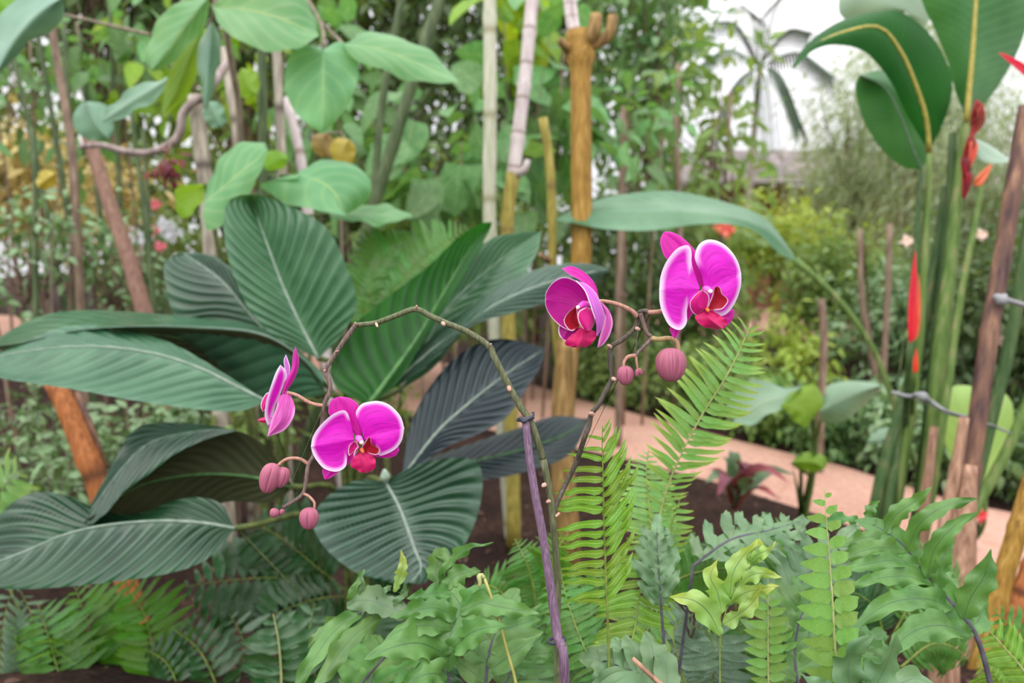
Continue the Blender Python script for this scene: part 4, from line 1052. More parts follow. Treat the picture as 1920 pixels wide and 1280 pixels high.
pole('dry_sheath', 'pale dry stem behind the green canes', 'stem', [(1752, 800, 2.2), (1742, 880, 2.2), (1730, 970, 2.2), (1722, 1080, 2.2)], [.012, .022], M['sheath'], n=24)
pole('bamboo_cane', 'golden bamboo cane leaning in the bottom corner', 'bamboo', [(1950, 850, 1.7), (1915, 970, 1.7), (1882, 1080, 1.7), (1850, 1200, 1.7), (1826, 1300, 1.7)], [.02, .024], M['gold_pole'], nodes=[.4, .7], n=30)
pole('bamboo_cane', 'reddish brown cane behind the golden one', 'bamboo', [(1965, 1000, 1.8), (1930, 1090, 1.8), (1890, 1190, 1.8), (1850, 1300, 1.8)], [.026, .034], M['brown_bamboo'], nodes=[.5, .8], n=24)
pole('bamboo_cane', 'dark green cane at the very edge behind the golden one', 'bamboo', [(1960, 950, 1.9), (1935, 1080, 1.9), (1915, 1200, 1.9), (1900, 1300, 1.9)], [.018, .02], m_cand, n=24)
pole('dry_sheath', 'pinkish dry stem between the two lobed fern fronds and the golden cane', 'stem', [(1778, 1100, 1.5), (1774, 1180, 1.5), (1768, 1300, 1.5)], [.022, .03], M['sheath'], n=14)
rope = wood_mat('grey_rope', (110, 110, 112), (158, 158, 160), stretch=30, scale=20)


def rope_tie(label, pts, r, knot=None):
    a = tube_arrays([P(*q) for q in pts], r, 7, 30)
    t = Thing('rope_tie', label, 'rope', P(*pts[0]))
    t.part('cord', a, rope)
    if knot is not None:
        k = [P(*q) for q in knot]
        t.part('knot', tube_arrays(k, [r * .6, r * 2.6, r * .6], 8, 9), rope)
    return t


rope_tie('grey rope tied across the green canes', [(1672, 735, 2.2), (1700, 742, 2.18), (1722, 742, 2.18), (1745, 752, 2.17), (1775, 772, 2.1), (1812, 782, 2.0)], .006, [(1712, 738, 2.17), (1728, 742, 2.16), (1745, 752, 2.16)])
rope_tie('grey rope tied around the top of the dry stake', [(1862, 556, 1.92), (1880, 560, 1.915), (1900, 566, 1.94), (1940, 578, 2.0)], .007, [(1866, 552, 1.915), (1876, 560, 1.91), (1890, 566, 1.915)])
rope_tie('thin dark cord strung over the lime leaf', [(1812, 782, 1.98), (1840, 790, 2.0), (1868, 800, 2.1), (1895, 812, 2.16)], .003)

# small accents
yl = leaf_mat('yellowing_leaf', (172, 150, 48), (196, 176, 84), tr=.4, scale=8, var=.2)
t = Thing('yellowing_shrub', 'shrub with yellowing leaves hanging under the big heart leaf', 'shrub', base_at(640, 3.0))
traced(t, 'leaf', [(655, 262), (632, 258), (618, 280), (630, 306), (650, 318)], [(655, 262), (646, 280), (646, 300), (650, 318)], [(655, 262), (666, 276), (664, 300), (650, 318)], 2.8, 2.76, 2.8, yl, **LV)
traced(t, 'leaf', [(612, 250), (590, 252), (585, 275), (600, 292), (618, 296)], [(612, 250), (606, 265), (610, 282), (618, 296)], [(612, 250), (628, 262), (628, 282), (618, 296)], 2.86, 2.82, 2.86, leaf_mat('rusty_leaf', (146, 120, 70), (170, 146, 96), tr=.4, scale=8), **LV)
t.part('stem', tube_arrays([base_at(640, 3.0), P(646, 600, 2.95), P(640, 400, 2.9), P(655, 262, 2.82), P(612, 250, 2.87)], [.012, .004], 6, 24), m_tw)
t = Thing('yellow_leaf_sapling', 'thin sapling with one bright yellow leaf in front of the golden shrub', 'sapling', base_at(78, 3.4))
traced(t, 'leaf', [(104, 325), (84, 318), (68, 332), (70, 352)], [(104, 325), (90, 334), (78, 344), (70, 352)], [(104, 325), (104, 344), (88, 354), (70, 352)], 3.3, 3.27, 3.3, yl, **LV)
t.part('stem', tube_arrays([base_at(78, 3.4), P(96, 480, 3.36), P(110, 360, 3.32), P(104, 325, 3.3)], [.007, .003], 6, 16), m_tw)


def bloom_plant(name, label, px, d, blooms, col, size, leafmat=None, top=None):
    B = base_at(px, d)
    t = Thing(name, label, 'flower', B)
    m = leaf_mat(name + '_petal', col, tuple(min(255, k + 20) for k in col), tr=.3, scale=20, var=.15)
    u = unit_leaf('ovate', .7, droop=.35, fold=.2)
    me = raw_mesh('petal', u[0], u[1], m, u[2])
    rs = np.random.RandomState(int(px))
    for x, y in blooms:
        c = P(x, y, d)
        t.part('stem', tube_arrays([B, (B + c) / 2 + np.array([.02, 0, .05]), c], [.006, .003], 5, 8), M['bark_green'])
        for k in range(9):
            a = k * 2.4
            dr = nrm(RGT * math.cos(a) + UPV * math.sin(a) * .8 - FWD * (.2 + .5 * (k % 2)))
            t.inst('petal', me, c, frames(dr[None], (-FWD + rs.normal(0, .2, 3))[None])[0], size * (1 if k % 2 == 0 else .8))
    return t


bloom_plant('white_flower', 'blurred white flower heads behind the leaning pinkish pole', 285, 4.9, [(308, 424), (262, 448), (322, 436)], (214, 218, 236), .075)
bloom_plant('pink_flower', 'small pink flower heads beside the white ones', 296, 4.7, [(288, 432), (300, 462), (292, 384)], (226, 120, 140), .045)
bloom_plant('orange_flower', 'coral orange flower above the long arching leaf, before the hut', 1352, 6.0, [(1352, 424), (1362, 432)], (236, 120, 100), .075)
bloom_plant('coral_flower', 'small coral red flower low beside the dry stem sheaths', 1838, 2.6, [(1838, 966), (1816, 1044)], (236, 84, 80), .03)
bloom_plant('pink_blossom', 'pale pink blossoms on the dark bush behind the dry stake', 1850, 5.2, [(1880, 640), (1772, 705), (1840, 440), (1700, 452)], (236, 206, 200), .05)

# ------------------------------------------------------------------ ferns
fm = {}
fm['bright'] = leaf_mat('fern_bright', (98, 144, 40), (134, 172, 70), tr=.42, rough=.4, scale=60, var=.25, mid=(180, 212, 110), mid_w=.08)
fm['soft'] = leaf_mat('fern_soft', (100, 152, 76), (142, 186, 106), tr=.4, rough=.5, scale=60, var=.2, tip=(176, 200, 96))
fm['leaflet'] = leaf_mat('fern_round', (96, 150, 66), (150, 190, 108), tr=.4, rough=.45, scale=80, var=.2, spots=(186, 200, 70))
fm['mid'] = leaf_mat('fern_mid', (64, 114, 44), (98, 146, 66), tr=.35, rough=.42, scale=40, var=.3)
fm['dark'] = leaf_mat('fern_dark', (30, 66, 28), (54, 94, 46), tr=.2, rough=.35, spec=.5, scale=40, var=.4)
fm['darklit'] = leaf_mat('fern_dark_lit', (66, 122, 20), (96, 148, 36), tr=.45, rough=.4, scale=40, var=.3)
fm['silver'] = leaf_mat('fern_silver', (80, 112, 84), (120, 146, 118), tr=.2, rough=.35, spec=.5, scale=40, var=.3)
poly = leaf_mat('lobed_fern', (72, 118, 54), (108, 152, 80), tr=.3, rough=.38, spec=.5, veins=9, sweep=.4, vein_col=(126, 166, 104), vein_amt=.1, scale=30, var=.2, mid=(60, 84, 70), mid_w=.035)
poly_l = leaf_mat('lobed_fern_young', (130, 174, 84), (164, 198, 122), tr=.4, rough=.36, spec=.5, scale=30, var=.15, mid=(90, 120, 96), mid_w=.05, tip=(188, 200, 96))
poly_g = leaf_mat('lobed_fern_grey', (82, 118, 76), (120, 150, 108), tr=.25, rough=.4, spec=.5, scale=30, var=.2, mid=(84, 104, 92), mid_w=.035)
m_rach = plain('fern_rachis', (96, 116, 46), (132, 146, 70), rough=.5)
m_rachp = plain('pale_rachis', (150, 156, 96), (176, 178, 120), rough=.5)
m_rachd = plain('dark_rachis', (66, 62, 72), (92, 86, 98), rough=.5)
_pin = {}


def pinna_mesh(w, kind, mat, droop, wave, fold):
    k = (w, kind, mat.name, droop, wave, fold)
    if k not in _pin:
        y = np.linspace(0, 1, 12)
        mid = np.stack([.04 * np.sin(y * 3), y * (1 - .1 * droop), -droop * y ** 2 + wave * np.sin(y * 11)], 1)
        a = ribbon_arrays(mid, w, (0, 0, 1), kind, nv=12, nu=2, fold=fold, ripple=wave * .6, seed=len(_pin))
        _pin[k] = raw_mesh('pinna', a[0], a[1], mat, a[2])
    return _pin[k]


def frond(t, pts, n, ln, mat, w=.24, kind='pinna', angL=.1, angR=.1, normal=(0, -1, .35), s0=.12, prof=None, rach=None, r=.0016, droop=.15, wave=.02, fold=.15, label=None, base=None, seed=0, sides=(1, 1), skip=0, alt=True):
    """pts from the foot to the tip, (x, y, depth); ln the longest pinna in metres"""
    rs = np.random.RandomState(seed)
    cv = spline([P(*q) for q in pts], 80)
    full = cv if base is None else np.vstack([spline([base, (base * .45 + cv[0] * .55) + np.array([0, 0, .02]), cv[0]], 12)[:-1], cv])
    fr = t.part('frond', tube_arrays(full, [r * 1.5, r, r * .35], 6), rach or m_rach, label=label)
    tg = np.gradient(cv, axis=0); tg /= np.linalg.norm(tg, axis=1)[:, None]
    me = pinna_mesh(w, kind, mat, droop, wave, fold)
    N = nrm(normal)
    for side, ang, on in ((-1, angL, sides[0]), (1, angR, sides[1])):
        if not on:
            continue
        for i in range(n):
            s = s0 + (1 - s0) * (i + (.5 if side > 0 and alt else 0)) / n
            if s > 1:
                continue
            j = int(s * 79)
            f = prof(s) if prof else min(1, (1.02 - s) * 3.2) * min(1, .55 + (s - s0) * 3)
            if f < .04:
                continue
            S = nrm(np.cross(tg[j], N)) * side
            a = ang + .5 * max(0, s - .75) * 2 + rs.normal(0, .06)
            D = S * math.cos(a) + tg[j] * math.sin(a)
            up = np.cross(S * side, tg[j]) + rs.normal(0, .12, 3)
            t.inst('pinna', me, cv[j], frames(D[None], up[None])[0], ln * f * rs.uniform(.93, 1.07), parent=fr)
    return fr


def pxm(px, d):
    return px * d / F


# bright upright frond right of the stake
t = Thing('sword_fern', 'bright yellow-green upright fern frond standing right of the orchid stake', 'fern', base_at(1150, .74))
B = base_at(1150, .74)
frond(t, [(1143, 1290, .74), (1139, 1150, .74), (1133, 1000, .735), (1131, 900, .73), (1129, 830, .73), (1130, 797, .73)], 17, pxm(104, .73), fm['bright'], w=.165, kind='pinna', angL=-.12, angR=.9, s0=.33, r=.0012,
      prof=lambda s: np.interp(s, [.33, .5, .7, .84, .92, 1], [.75, .95, 1, .75, .5, .22]), droop=.14, wave=.04, base=B, seed=1)
frond(t, [(1144, 1290, .80), (1185, 1200, .84), (1200, 1110, .86), (1215, 1020, .88), (1224, 960, .9)], 18, pxm(80, .85), fm['bright'], w=.2, angL=-.4, angR=-.2, s0=.1, r=.001, droop=.35, base=B, seed=2, label='second frond curving behind the first')
frond(t, [(1130, 1290, .86), (1090, 1200, .9), (1062, 1120, .94), (1050, 1060, .97)], 16, pxm(74, .9), fm['mid'], w=.2, angL=.1, angR=.3, s0=.1, r=.001, droop=.35, base=B, seed=3)
frond(t, [(1155, 1290, .8), (1190, 1230, .84), (1230, 1150, .9), (1262, 1090, .95)], 16, pxm(76, .86), fm['soft'], w=.2, angL=-.3, angR=-.1, s0=.05, r=.001, droop=.3, base=B, seed=4)

t = Thing('sword_fern', 'soft green fern frond leaning up below the highest orchid flower', 'fern', base_at(1235, .98))
B = base_at(1235, .98)
frond(t, [(1228, 1010, .98), (1248, 925, .97), (1278, 850, .95), (1318, 775, .94), (1362, 705, .93), (1392, 645, .93), (1408, 606, .93)], 29, pxm(92, .94), fm['soft'], w=.15, kind='pinna', angL=.32, angR=.30, normal=(.15, -1, .25), s0=.1, r=.0013, rach=m_rachp,
      prof=lambda s: np.interp(s, [.1, .25, .4, .65, .8, .92, 1], [.45, .6, .9, 1, .8, .5, .3]), droop=.12, wave=.02, base=B, seed=5)
frond(t, [(1225, 1040, 1.0), (1218, 960, 1.02), (1212, 890, 1.05), (1216, 840, 1.07)], 18, pxm(62, 1.0), fm['soft'], w=.2, angL=.2, angR=.2, s0=.05, base=B, seed=6, droop=.3)
frond(t, [(1240, 1060, .98), (1252, 1010, .98), (1266, 960, .98), (1280, 925, .98)], 10, pxm(44, .98), fm['soft'], w=.24, angL=.3, angR=.3, s0=.05, base=B, seed=7, droop=.2)

t = Thing('button_fern', 'upright frond of rounded ruffled leaflets between the lobed ferns', 'fern', base_at(1575, .72))
B = base_at(1575, .72)
frond(t, [(1575, 1300, .72), (1566, 1220, .72), (1561, 1130, .72), (1554, 1030, .72), (1548, 960, .72), (1546, 915, .72)], 12, pxm(62, .72), fm['leaflet'], w=.56, kind='ovate', angL=.12, angR=.08, s0=.1, r=.0012, rach=m_rachp,
      prof=lambda s: np.interp(s, [.1, .3, .6, .85, .95, 1], [.95, 1, .85, .55, .3, .2]), droop=.25, wave=.06, fold=.05, base=B, seed=8)
t = Thing('button_fern', 'thinner frond of small rounded leaflets behind the young lobed frond', 'fern', base_at(1440, .84))
B = base_at(1440, .84)
frond(t, [(1441, 1300, .84), (1440, 1220, .84), (1440, 1150, .84), (1440, 1085, .84)], 12, pxm(42, .84), fm['leaflet'], w=.42, kind='ovate', angL=.15, angR=.15, s0=.02, r=.001, rach=m_rachp, droop=.2, wave=.03, base=B, seed=9)
frond(t, [(1470, 1300, .88), (1466, 1220, .88), (1458, 1160, .88)], 9, pxm(36, .88), fm['leaflet'], w=.4, kind='ovate', angL=.15, angR=.15, s0=.02, r=.001, droop=.2, base=B, seed=10)


# lobed ferns
def lobed(t, pts, n, ln, wd, mat, ang=.75, normal=(0, -.6, 1), s0=.25, base=None, wing=.012, seed=0, prof=None, droop=.12, r=.0018, tip=.9, label=None, sides=(1, 1), kind='lance'):
    rs = np.random.RandomState(seed)
    cv = spline([P(*q) for q in pts], 60)
    full = cv if base is None else np.vstack([spline([base, base * .45 + cv[0] * .55, cv[0]], 12)[:-1], cv])
    fr = t.part('frond', tube_arrays(full, [r * 1.3, r, r * .4], 6), m_rachd, label=label)
    tg = np.gradient(cv, axis=0); tg /= np.linalg.norm(tg, axis=1)[:, None]
    N = nrm(normal)
    i0 = int(s0 * 59)
    bl = cv[i0:]
    t.part('blade', ribbon_arrays(bl + .0006 * N, wing * 2, N, 'strap', nv=24, nu=2, fold=.1, ripple=.002, seed=seed), mat, parent=fr)
    for i in range(n):
        for side, on in ((-1, sides[0]), (1, sides[1])):
            if not on:
                continue
            s = s0 + .02 + (.97 - s0) * (i + (.5 if side > 0 else 0)) / n
            j = min(int(s * 59), 58)
            f = (prof(s) if prof else np.interp(s, [s0, s0 + .12, .6, .9, 1], [.7, 1, .9, .5, .3])) * rs.uniform(.88, 1.12)
            S = nrm(np.cross(tg[j], N)) * side
            a = ang + rs.normal(0, .08)
            D = nrm(S * math.cos(a) + tg[j] * math.sin(a))
            L = ln * f
            p0 = cv[j]
            dn = np.array([0, 0, -1.])
            mid = [p0, p0 + D * L * .5 + tg[j] * L * .06 + N * L * .05, p0 + D * L * .95 + tg[j] * L * .22 + dn * L * droop]
            t.part('lobe', ribbon_arrays(mid, wd * (.6 + .4 * f), N, kind, nv=16, nu=3, fold=.12, ripple=.0035, seed=seed * 31 + i * 2 + (side > 0), bulge=.05), mat, parent=fr)
    e = cv[-1]
    T = tg[-1]
    t.part('lobe', ribbon_arrays([cv[-6], e + T * ln * tip * .3, e + T * ln * tip * .6 + np.array([0, 0, -.1 * ln])], wd * .9, N, kind, nv=14, nu=3, fold=.12, ripple=.003, seed=seed), mat, parent=fr)
    return fr


def strap_lobe(t, fr, pts, w, mat, normal, kind='lance', seed=0, d=None):
    t.part('lobe', ribbon_arrays([P(*q) for q in pts], w * .9, normal, kind, nv=36, nu=3, fold=.12, ripple=.006, seed=seed, bulge=.05, serr=.13, npl=4.5 + seed % 3), mat, parent=fr)


# the big one at the corner, its lobes where the photograph has them
B = base_at(1900, .86)
t = Thing('lobed_fern', 'large deeply lobed grey-green fern frond reaching out from the bottom corner', 'fern', B)
cvp = [(1862, 1300, .84), (1832, 1195, .85), (1792, 1140, .86), (1740, 1082, .87), (1692, 1022, .88), (1645, 988, .89), (1600, 975, .90)]
fr = t.part('frond', tube_arrays(np.vstack([spline([B, P(1880, 1400, .83), P(*cvp[0])], 10)[:-1], spline([P(*q) for q in cvp], 40)]), [.0034, .0026, .0008], 7), m_rachd)
Nn = nrm((-.1, -.75, .7))
t.part('blade', ribbon_arrays([P(x, y, d - .001) for x, y, d in cvp[1:]], .036, Nn, 'strap', nv=24, nu=3, fold=.1, ripple=.002), poly, parent=fr)
for k, (pts, w) in enumerate((
        ([(1738, 1085, .868), (1752, 1030, .85), (1790, 985, .84), (1838, 958, .83)], .024), ([(1702, 1035, .875), (1722, 985, .86), (1768, 950, .85), (1836, 934, .845)], .022),
        ([(1660, 1000, .885), (1680, 965, .88), (1715, 940, .87), (1748, 912, .86)], .022), ([(1762, 1108, .865), (1762, 1070, .86), (1770, 1040, .86), (1792, 1010, .86)], .02),
        ([(1806, 1162, .855), (1820, 1120, .85), (1845, 1080, .845), (1858, 1028, .84)], .034), ([(1790, 1140, .86), (1776, 1105, .88), (1780, 1080, .9), (1786, 1072, .91)], .026),
        ([(1818, 1178, .85), (1836, 1160, .87), (1838, 1130, .88), (1826, 1110, .89)], .028),
        ([(1752, 1098, .865), (1700, 1080, .84), (1640, 1086, .82), (1590, 1100, .80)], .024), ([(1724, 1060, .87), (1680, 1050, .85), (1630, 1056, .84), (1562, 1072, .83)], .024),
        ([(1698, 1030, .875), (1650, 1026, .86), (1606, 1036, .85), (1548, 1056, .85)], .023), ([(1668, 1004, .885), (1630, 1006, .88), (1590, 1018, .87), (1556, 1030, .87)], .019),
        ([(1788, 1138, .86), (1730, 1122, .82), (1660, 1134, .79), (1588, 1188, .77)], .032), ([(1822, 1190, .85), (1760, 1172, .80), (1700, 1192, .77), (1650, 1256, .75)], .036),
        ([(1610, 976, .9), (1580, 972, .9), (1555, 980, .9), (1530, 992, .9)], .018), ([(1640, 985, .89), (1630, 965, .9), (1635, 950, .9), (1650, 938, .9)], .016))):
    strap_lobe(t, fr, pts, w, poly, Nn, seed=200 + k)
t = Thing('lobed_fern', 'pair of broad smooth fern lobes rising at the bottom edge, below the large lobed frond', 'fern', base_at(1620, .7))
B = base_at(1620, .7)
fr = t.part('frond', tube_arrays([B, P(1618, 1400, .69), P(1612, 1320, .69)], .0024, 6), m_rachd)
strap_lobe(t, fr, [(1612, 1325, .69), (1590, 1270, .69), (1600, 1220, .68), (1638, 1190, .67)], .032, poly_g, (0, -1, .5), 'ovate', 1)
strap_lobe(t, fr, [(1614, 1325, .69), (1650, 1270, .69), (1668, 1230, .68), (1682, 1186, .67)], .03, poly_g, (0, -1, .5), 'ovate', 2)
strap_lobe(t, fr, [(1614, 1325, .69), (1680, 1285, .69), (1720, 1272, .69), (1760, 1290, .69)], .03, poly_g, (0, -.7, .7), 'ovate', 3)
strap_lobe(t, fr, [(1612, 1325, .69), (1560, 1300, .69), (1520, 1276, .69), (1500, 1262, .69)], .022, poly_g, (0, -.7, .7), 'ovate', 4)

# young pale frond
B = base_at(1350, .72)
t = Thing('lobed_fern', 'young lime-green hand-shaped fern frond on a thin stalk', 'fern', B)
fr = t.part('frond', tube_arrays([B, P(1350, 1400, .72), P(1350, 1290, .72), P(1352, 1180, .72), P(1372, 1120, .72), P(1400, 1060, .72), P(1420, 1018, .72)], [.0014, .0012, .0005], 6, 30), m_rach)
for k, (pts, w) in enumerate((([(1350, 1190, .72), (1330, 1150, .715), (1300, 1125, .71), (1254, 1118, .71)], .026), ([(1354, 1150, .72), (1345, 1110, .72), (1332, 1080, .715), (1346, 1048, .715)], .021),
                              ([(1356, 1170, .72), (1380, 1155, .71), (1410, 1130, .705), (1428, 1100, .70)], .016), ([(1366, 1135, .72), (1395, 1112, .71), (1425, 1104, .705), (1462, 1098, .70)], .015),
                              ([(1384, 1100, .72), (1405, 1080, .715), (1430, 1074, .71), (1466, 1082, .71)], .014), ([(1368, 1120, .722), (1374, 1075, .72), (1395, 1040, .72), (1422, 1010, .72)], .02),
                              ([(1396, 1065, .72), (1420, 1040, .715), (1440, 1030, .71), (1455, 1014, .71)], .011), ([(1400, 1058, .72), (1412, 1045, .72), (1424, 1028, .72), (1424, 1008, .72)], .012))):
    strap_lobe(t, fr, pts, w, poly_l, (.05, -1, .3), seed=60 + k)
strap_lobe(t, fr, [(1350, 1190, .73), (1332, 1165, .74), (1340, 1200, .75), (1358, 1215, .74)], .014, poly_g, (.3, -1, .3), seed=71)

# lobed crowd in front of the striped plant
B = base_at(845, .80)
t = Thing('lobed_fern', 'deeply lobed fern with a dark curving midrib in front of the glossy striped leaf', 'fern', B)
fr = t.part('frond', tube_arrays([B, P(843, 1400, .78), P(842, 1290, .78), P(840, 1215, .78), P(850, 1172, .79), P(866, 1145, .80), P(850, 1115, .82), P(820, 1095, .84)], [.0022, .0016, .0008], 6, 40), m_rachd)
Nn = nrm((-.1, -.8, .7))
t.part('blade', ribbon_arrays([P(841, 1260, .778), P(841, 1210, .778), P(852, 1168, .788), P(866, 1143, .798), P(848, 1112, .82), P(822, 1096, .84)], .034, Nn, 'strap', nv=24, nu=3, fold=.1, ripple=.002), poly, parent=fr)
for k, (pts, w) in enumerate((([(838, 1228, .78), (790, 1206, .76), (740, 1212, .74), (682, 1236, .73)], .036), ([(848, 1180, .785), (800, 1172, .77), (755, 1180, .76), (715, 1210, .75)], .024),
                              ([(856, 1160, .79), (820, 1140, .78), (780, 1144, .77), (730, 1158, .77)], .024), ([(846, 1112, .82), (815, 1112, .81), (785, 1118, .8), (762, 1122, .8)], .02),
                              ([(842, 1222, .78), (878, 1190, .765), (905, 1178, .76), (952, 1172, .75)], .03), ([(862, 1150, .795), (900, 1130, .79), (930, 1136, .785), (1012, 1150, .77)], .026),
                              ([(866, 1146, .8), (885, 1120, .8), (910, 1110, .8), (935, 1108, .8)], .026), ([(836, 1104, .83), (850, 1082, .83), (880, 1072, .83), (902, 1070, .83)], .024),
                              ([(822, 1096, .84), (818, 1064, .85), (830, 1040, .85), (842, 1058, .84)], .026), ([(826, 1098, .84), (838, 1060, .84), (868, 1032, .83), (926, 1016, .82)], .013),
                              ([(838, 1270, .77), (810, 1262, .75), (780, 1272, .74), (750, 1300, .73)], .03), ([(846, 1240, .78), (862, 1215, .775), (880, 1200, .77), (892, 1180, .77)], .02))):
    strap_lobe(t, fr, pts, w, poly, Nn, seed=90 + k)
B = base_at(600, .88)
t = Thing('lobed_fern', 'grey-green ragged fern frond with long pleated straps trailing to the bottom edge', 'fern', B)
fr = t.part('frond', tube_arrays([B, P(560, 1500, .86), P(640, 1330, .86), P(760, 1180, .88), P(720, 1140, .89), P(670, 1150, .88)], [.002, .0014], 6, 30), m_rachd)
Nn = nrm((.1, -.7, .8))
for k, (pts, w, mt) in enumerate((([(690, 1140, .89), (630, 1180, .87), (585, 1240, .84), (540, 1310, .82)], .026, poly), ([(720, 1150, .89), (660, 1195, .86), (615, 1255, .83), (570, 1320, .81)], .026, poly),
                                  ([(650, 1130, .9), (690, 1125, .885), (735, 1140, .88), (784, 1158, .87)], .036, poly_g), ([(690, 1140, .89), (682, 1115, .9), (680, 1095, .9), (676, 1076, .9)], .013, poly_g),
                                  ([(715, 1140, .89), (716, 1118, .89), (724, 1104, .89), (736, 1098, .89)], .012, poly_g), ([(740, 1140, .88), (748, 1122, .88), (758, 1110, .88), (760, 1090, .88)], .011, poly_g),
                                  ([(665, 1140, .9), (662, 1118, .9), (672, 1090, .9), (684, 1066, .91)], .014, poly), ([(650, 1150, .9), (625, 1170, .89), (590, 1195, .88), (578, 1215, .87)], .018, poly),
                                  ([(740, 1110, .88), (748, 1085, .88), (756, 1060, .88), (752, 1030, .88)], .014, poly_l))):
    strap_lobe(t, fr, pts, w, mt, Nn, seed=120 + k)
B = base_at(920, .86)
t = Thing('lobed_fern', 'lower lobed fern frond with silvery midrib left of the orchid stake', 'fern', B)
lobed(t, [(910, 1300, .84), (916, 1230, .85), (930, 1180, .87), (950, 1140, .89)], 4, pxm(110, .86), .028, poly, ang=.5, normal=(0, -.8, .7), s0=.1, base=B, seed=12)
lobed(t, [(935, 1300, .9), (975, 1230, .92), (1000, 1170, .94)], 5, pxm(100, .9), .024, poly, ang=.5, normal=(0, -.8, .7), s0=.1, base=B, seed=13)
B = base_at(1250, .84)
t = Thing('lobed_fern', 'narrow grey lobed fern frond on a dark upright stalk, between bright fern and young frond', 'fern', B)
lobed(t, [(1252, 1290, .82), (1243, 1180, .83), (1236, 1090, .84), (1232, 1030, .86), (1232, 990, .88)], 5, pxm(80, .84), .015, poly_g, ang=.75, normal=(0, -1, .5), s0=.48, base=B, seed=14, wing=.014, kind='strap')
lobed(t, [(1300, 1060, .92), (1370, 1012, .94), (1440, 995, .97), (1500, 978, 1.0)], 7, pxm(80, .95), .016, poly_g, ang=.4, normal=(0, -.5, 1), s0=.05, base=B, seed=15, label='long grey lobed frond lying across')
B = base_at(1480, .95)
t = Thing('lobed_fern', 'dull green lobed fern fronds behind the ruffled upright frond', 'fern', B)
lobed(t, [(1440, 1200, .92), (1480, 1120, .95), (1530, 1060, .98), (1580, 1010, 1.0)], 6, pxm(110, .95), .022, poly_g, ang=.5, normal=(0, -.7, .8), s0=.1, base=B, seed=16)
lobed(t, [(1500, 1300, .86), (1490, 1230, .88), (1500, 1160, .9), (1530, 1110, .93)], 6, pxm(110, .9), .024, poly, ang=.4, normal=(0, -.8, .7), s0=.1, base=B, seed=17)
lobed(t, [(1560, 1300, .92), (1600, 1240, .94), (1640, 1200, .97)], 5, pxm(90, .95), .024, poly, ang=.5, normal=(0, -.8, .7), s0=.1, base=B, seed=18)
B = base_at(1230, .72)
t = Thing('lobed_fern', 'broad blue-green lobed frond at the bottom edge right of the stake', 'fern', B)
lobed(t, [(1275, 1320, .7), (1220, 1275, .72), (1175, 1255, .74), (1130, 1240, .76)], 5, pxm(110, .72), .028, poly_g, ang=.6, normal=(.2, -.8, .8), s0=.05, base=B, seed=19)
B = base_at(1080, .95)
t = Thing('lobed_fern', 'mid green lobed fern behind the foot of the orchid stake', 'fern', B)
lobed(t, [(1010, 1300, .92), (1000, 1230, .94), (985, 1180, .97)], 5, pxm(110, .95), .026, poly, ang=.5, normal=(0, -.8, .7), s0=.1, base=B, seed=20)
lobed(t, [(1085, 1300, .92), (1100, 1240, .94), (1110, 1190, .97)], 5, pxm(90, .95), .022, poly, ang=.5, normal=(0, -.8, .7), s0=.1, base=B, seed=21)
B = base_at(730, 1.05)
t = Thing('lobed_fern', 'darker lobed fern low beneath the glossy striped leaf', 'fern', B)
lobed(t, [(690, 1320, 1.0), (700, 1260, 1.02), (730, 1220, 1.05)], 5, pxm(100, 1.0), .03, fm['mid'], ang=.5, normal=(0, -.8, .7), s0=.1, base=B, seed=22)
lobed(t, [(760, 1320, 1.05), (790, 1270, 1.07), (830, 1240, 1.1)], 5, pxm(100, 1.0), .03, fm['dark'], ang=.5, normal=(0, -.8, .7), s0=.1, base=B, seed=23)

# further ferns
def fern(label, bx, bd, fronds, name='sword_fern'):
    B = base_at(bx, bd)
    t = Thing(name, label, 'fern', B)
    for k, (pts, n, ln, mat, kw) in enumerate(fronds):
        frond(t, pts, n, pxm(ln, pts[-1][2]), fm[mat], base=B, seed=int(bx) + k, **kw)
    return t


fern('green fern with even hanging leaflets behind the young lime frond', 1330, 1.05, [
    ([(1230, 1110, 1.0), (1290, 1078, 1.02), (1350, 1066, 1.04), (1420, 1062, 1.06)], 18, 58, 'mid', dict(angL=.1, angR=.1, normal=(0, -1, .2), w=.2)),
    ([(1290, 1300, .95), (1270, 1230, .95), (1262, 1180, .96), (1300, 1150, .98)], 14, 80, 'silver', dict(angL=-.2, angR=-.2, w=.26)),
    ([(1330, 1300, .98), (1340, 1240, .98), (1330, 1190, 1.0), (1290, 1170, 1.0)], 14, 80, 'silver', dict(angL=-.2, angR=-.1, w=.26)),
    ([(1400, 1300, 1.0), (1400, 1240, 1.0), (1390, 1190, 1.02), (1370, 1150, 1.04)], 14, 70, 'mid', dict(angL=.2, angR=.2, w=.24))])
fern('fine soft fern behind the orchid stake', 1010, 1.25, [
    ([(1010, 1180, 1.2), (1000, 1100, 1.2), (985, 1050, 1.2), (965, 1010, 1.22)], 22, 60, 'mid', dict(angL=-.1, angR=.2, w=.16)),
    ([(1020, 1180, 1.2), (1030, 1100, 1.2), (1040, 1040, 1.2), (1065, 1000, 1.22)], 22, 60, 'darklit', dict(angL=.2, angR=-.1, w=.16)),
    ([(1000, 1180, 1.2), (960, 1130, 1.2), (925, 1100, 1.2), (890, 1095, 1.22)], 20, 56, 'mid', dict(angL=.1, angR=.1, w=.18)),
    ([(1040, 1200, 1.2), (1090, 1150, 1.2), (1120, 1100, 1.2), (1150, 1075, 1.22)], 20, 56, 'mid', dict(angL=.1, angR=.1, w=.18))])
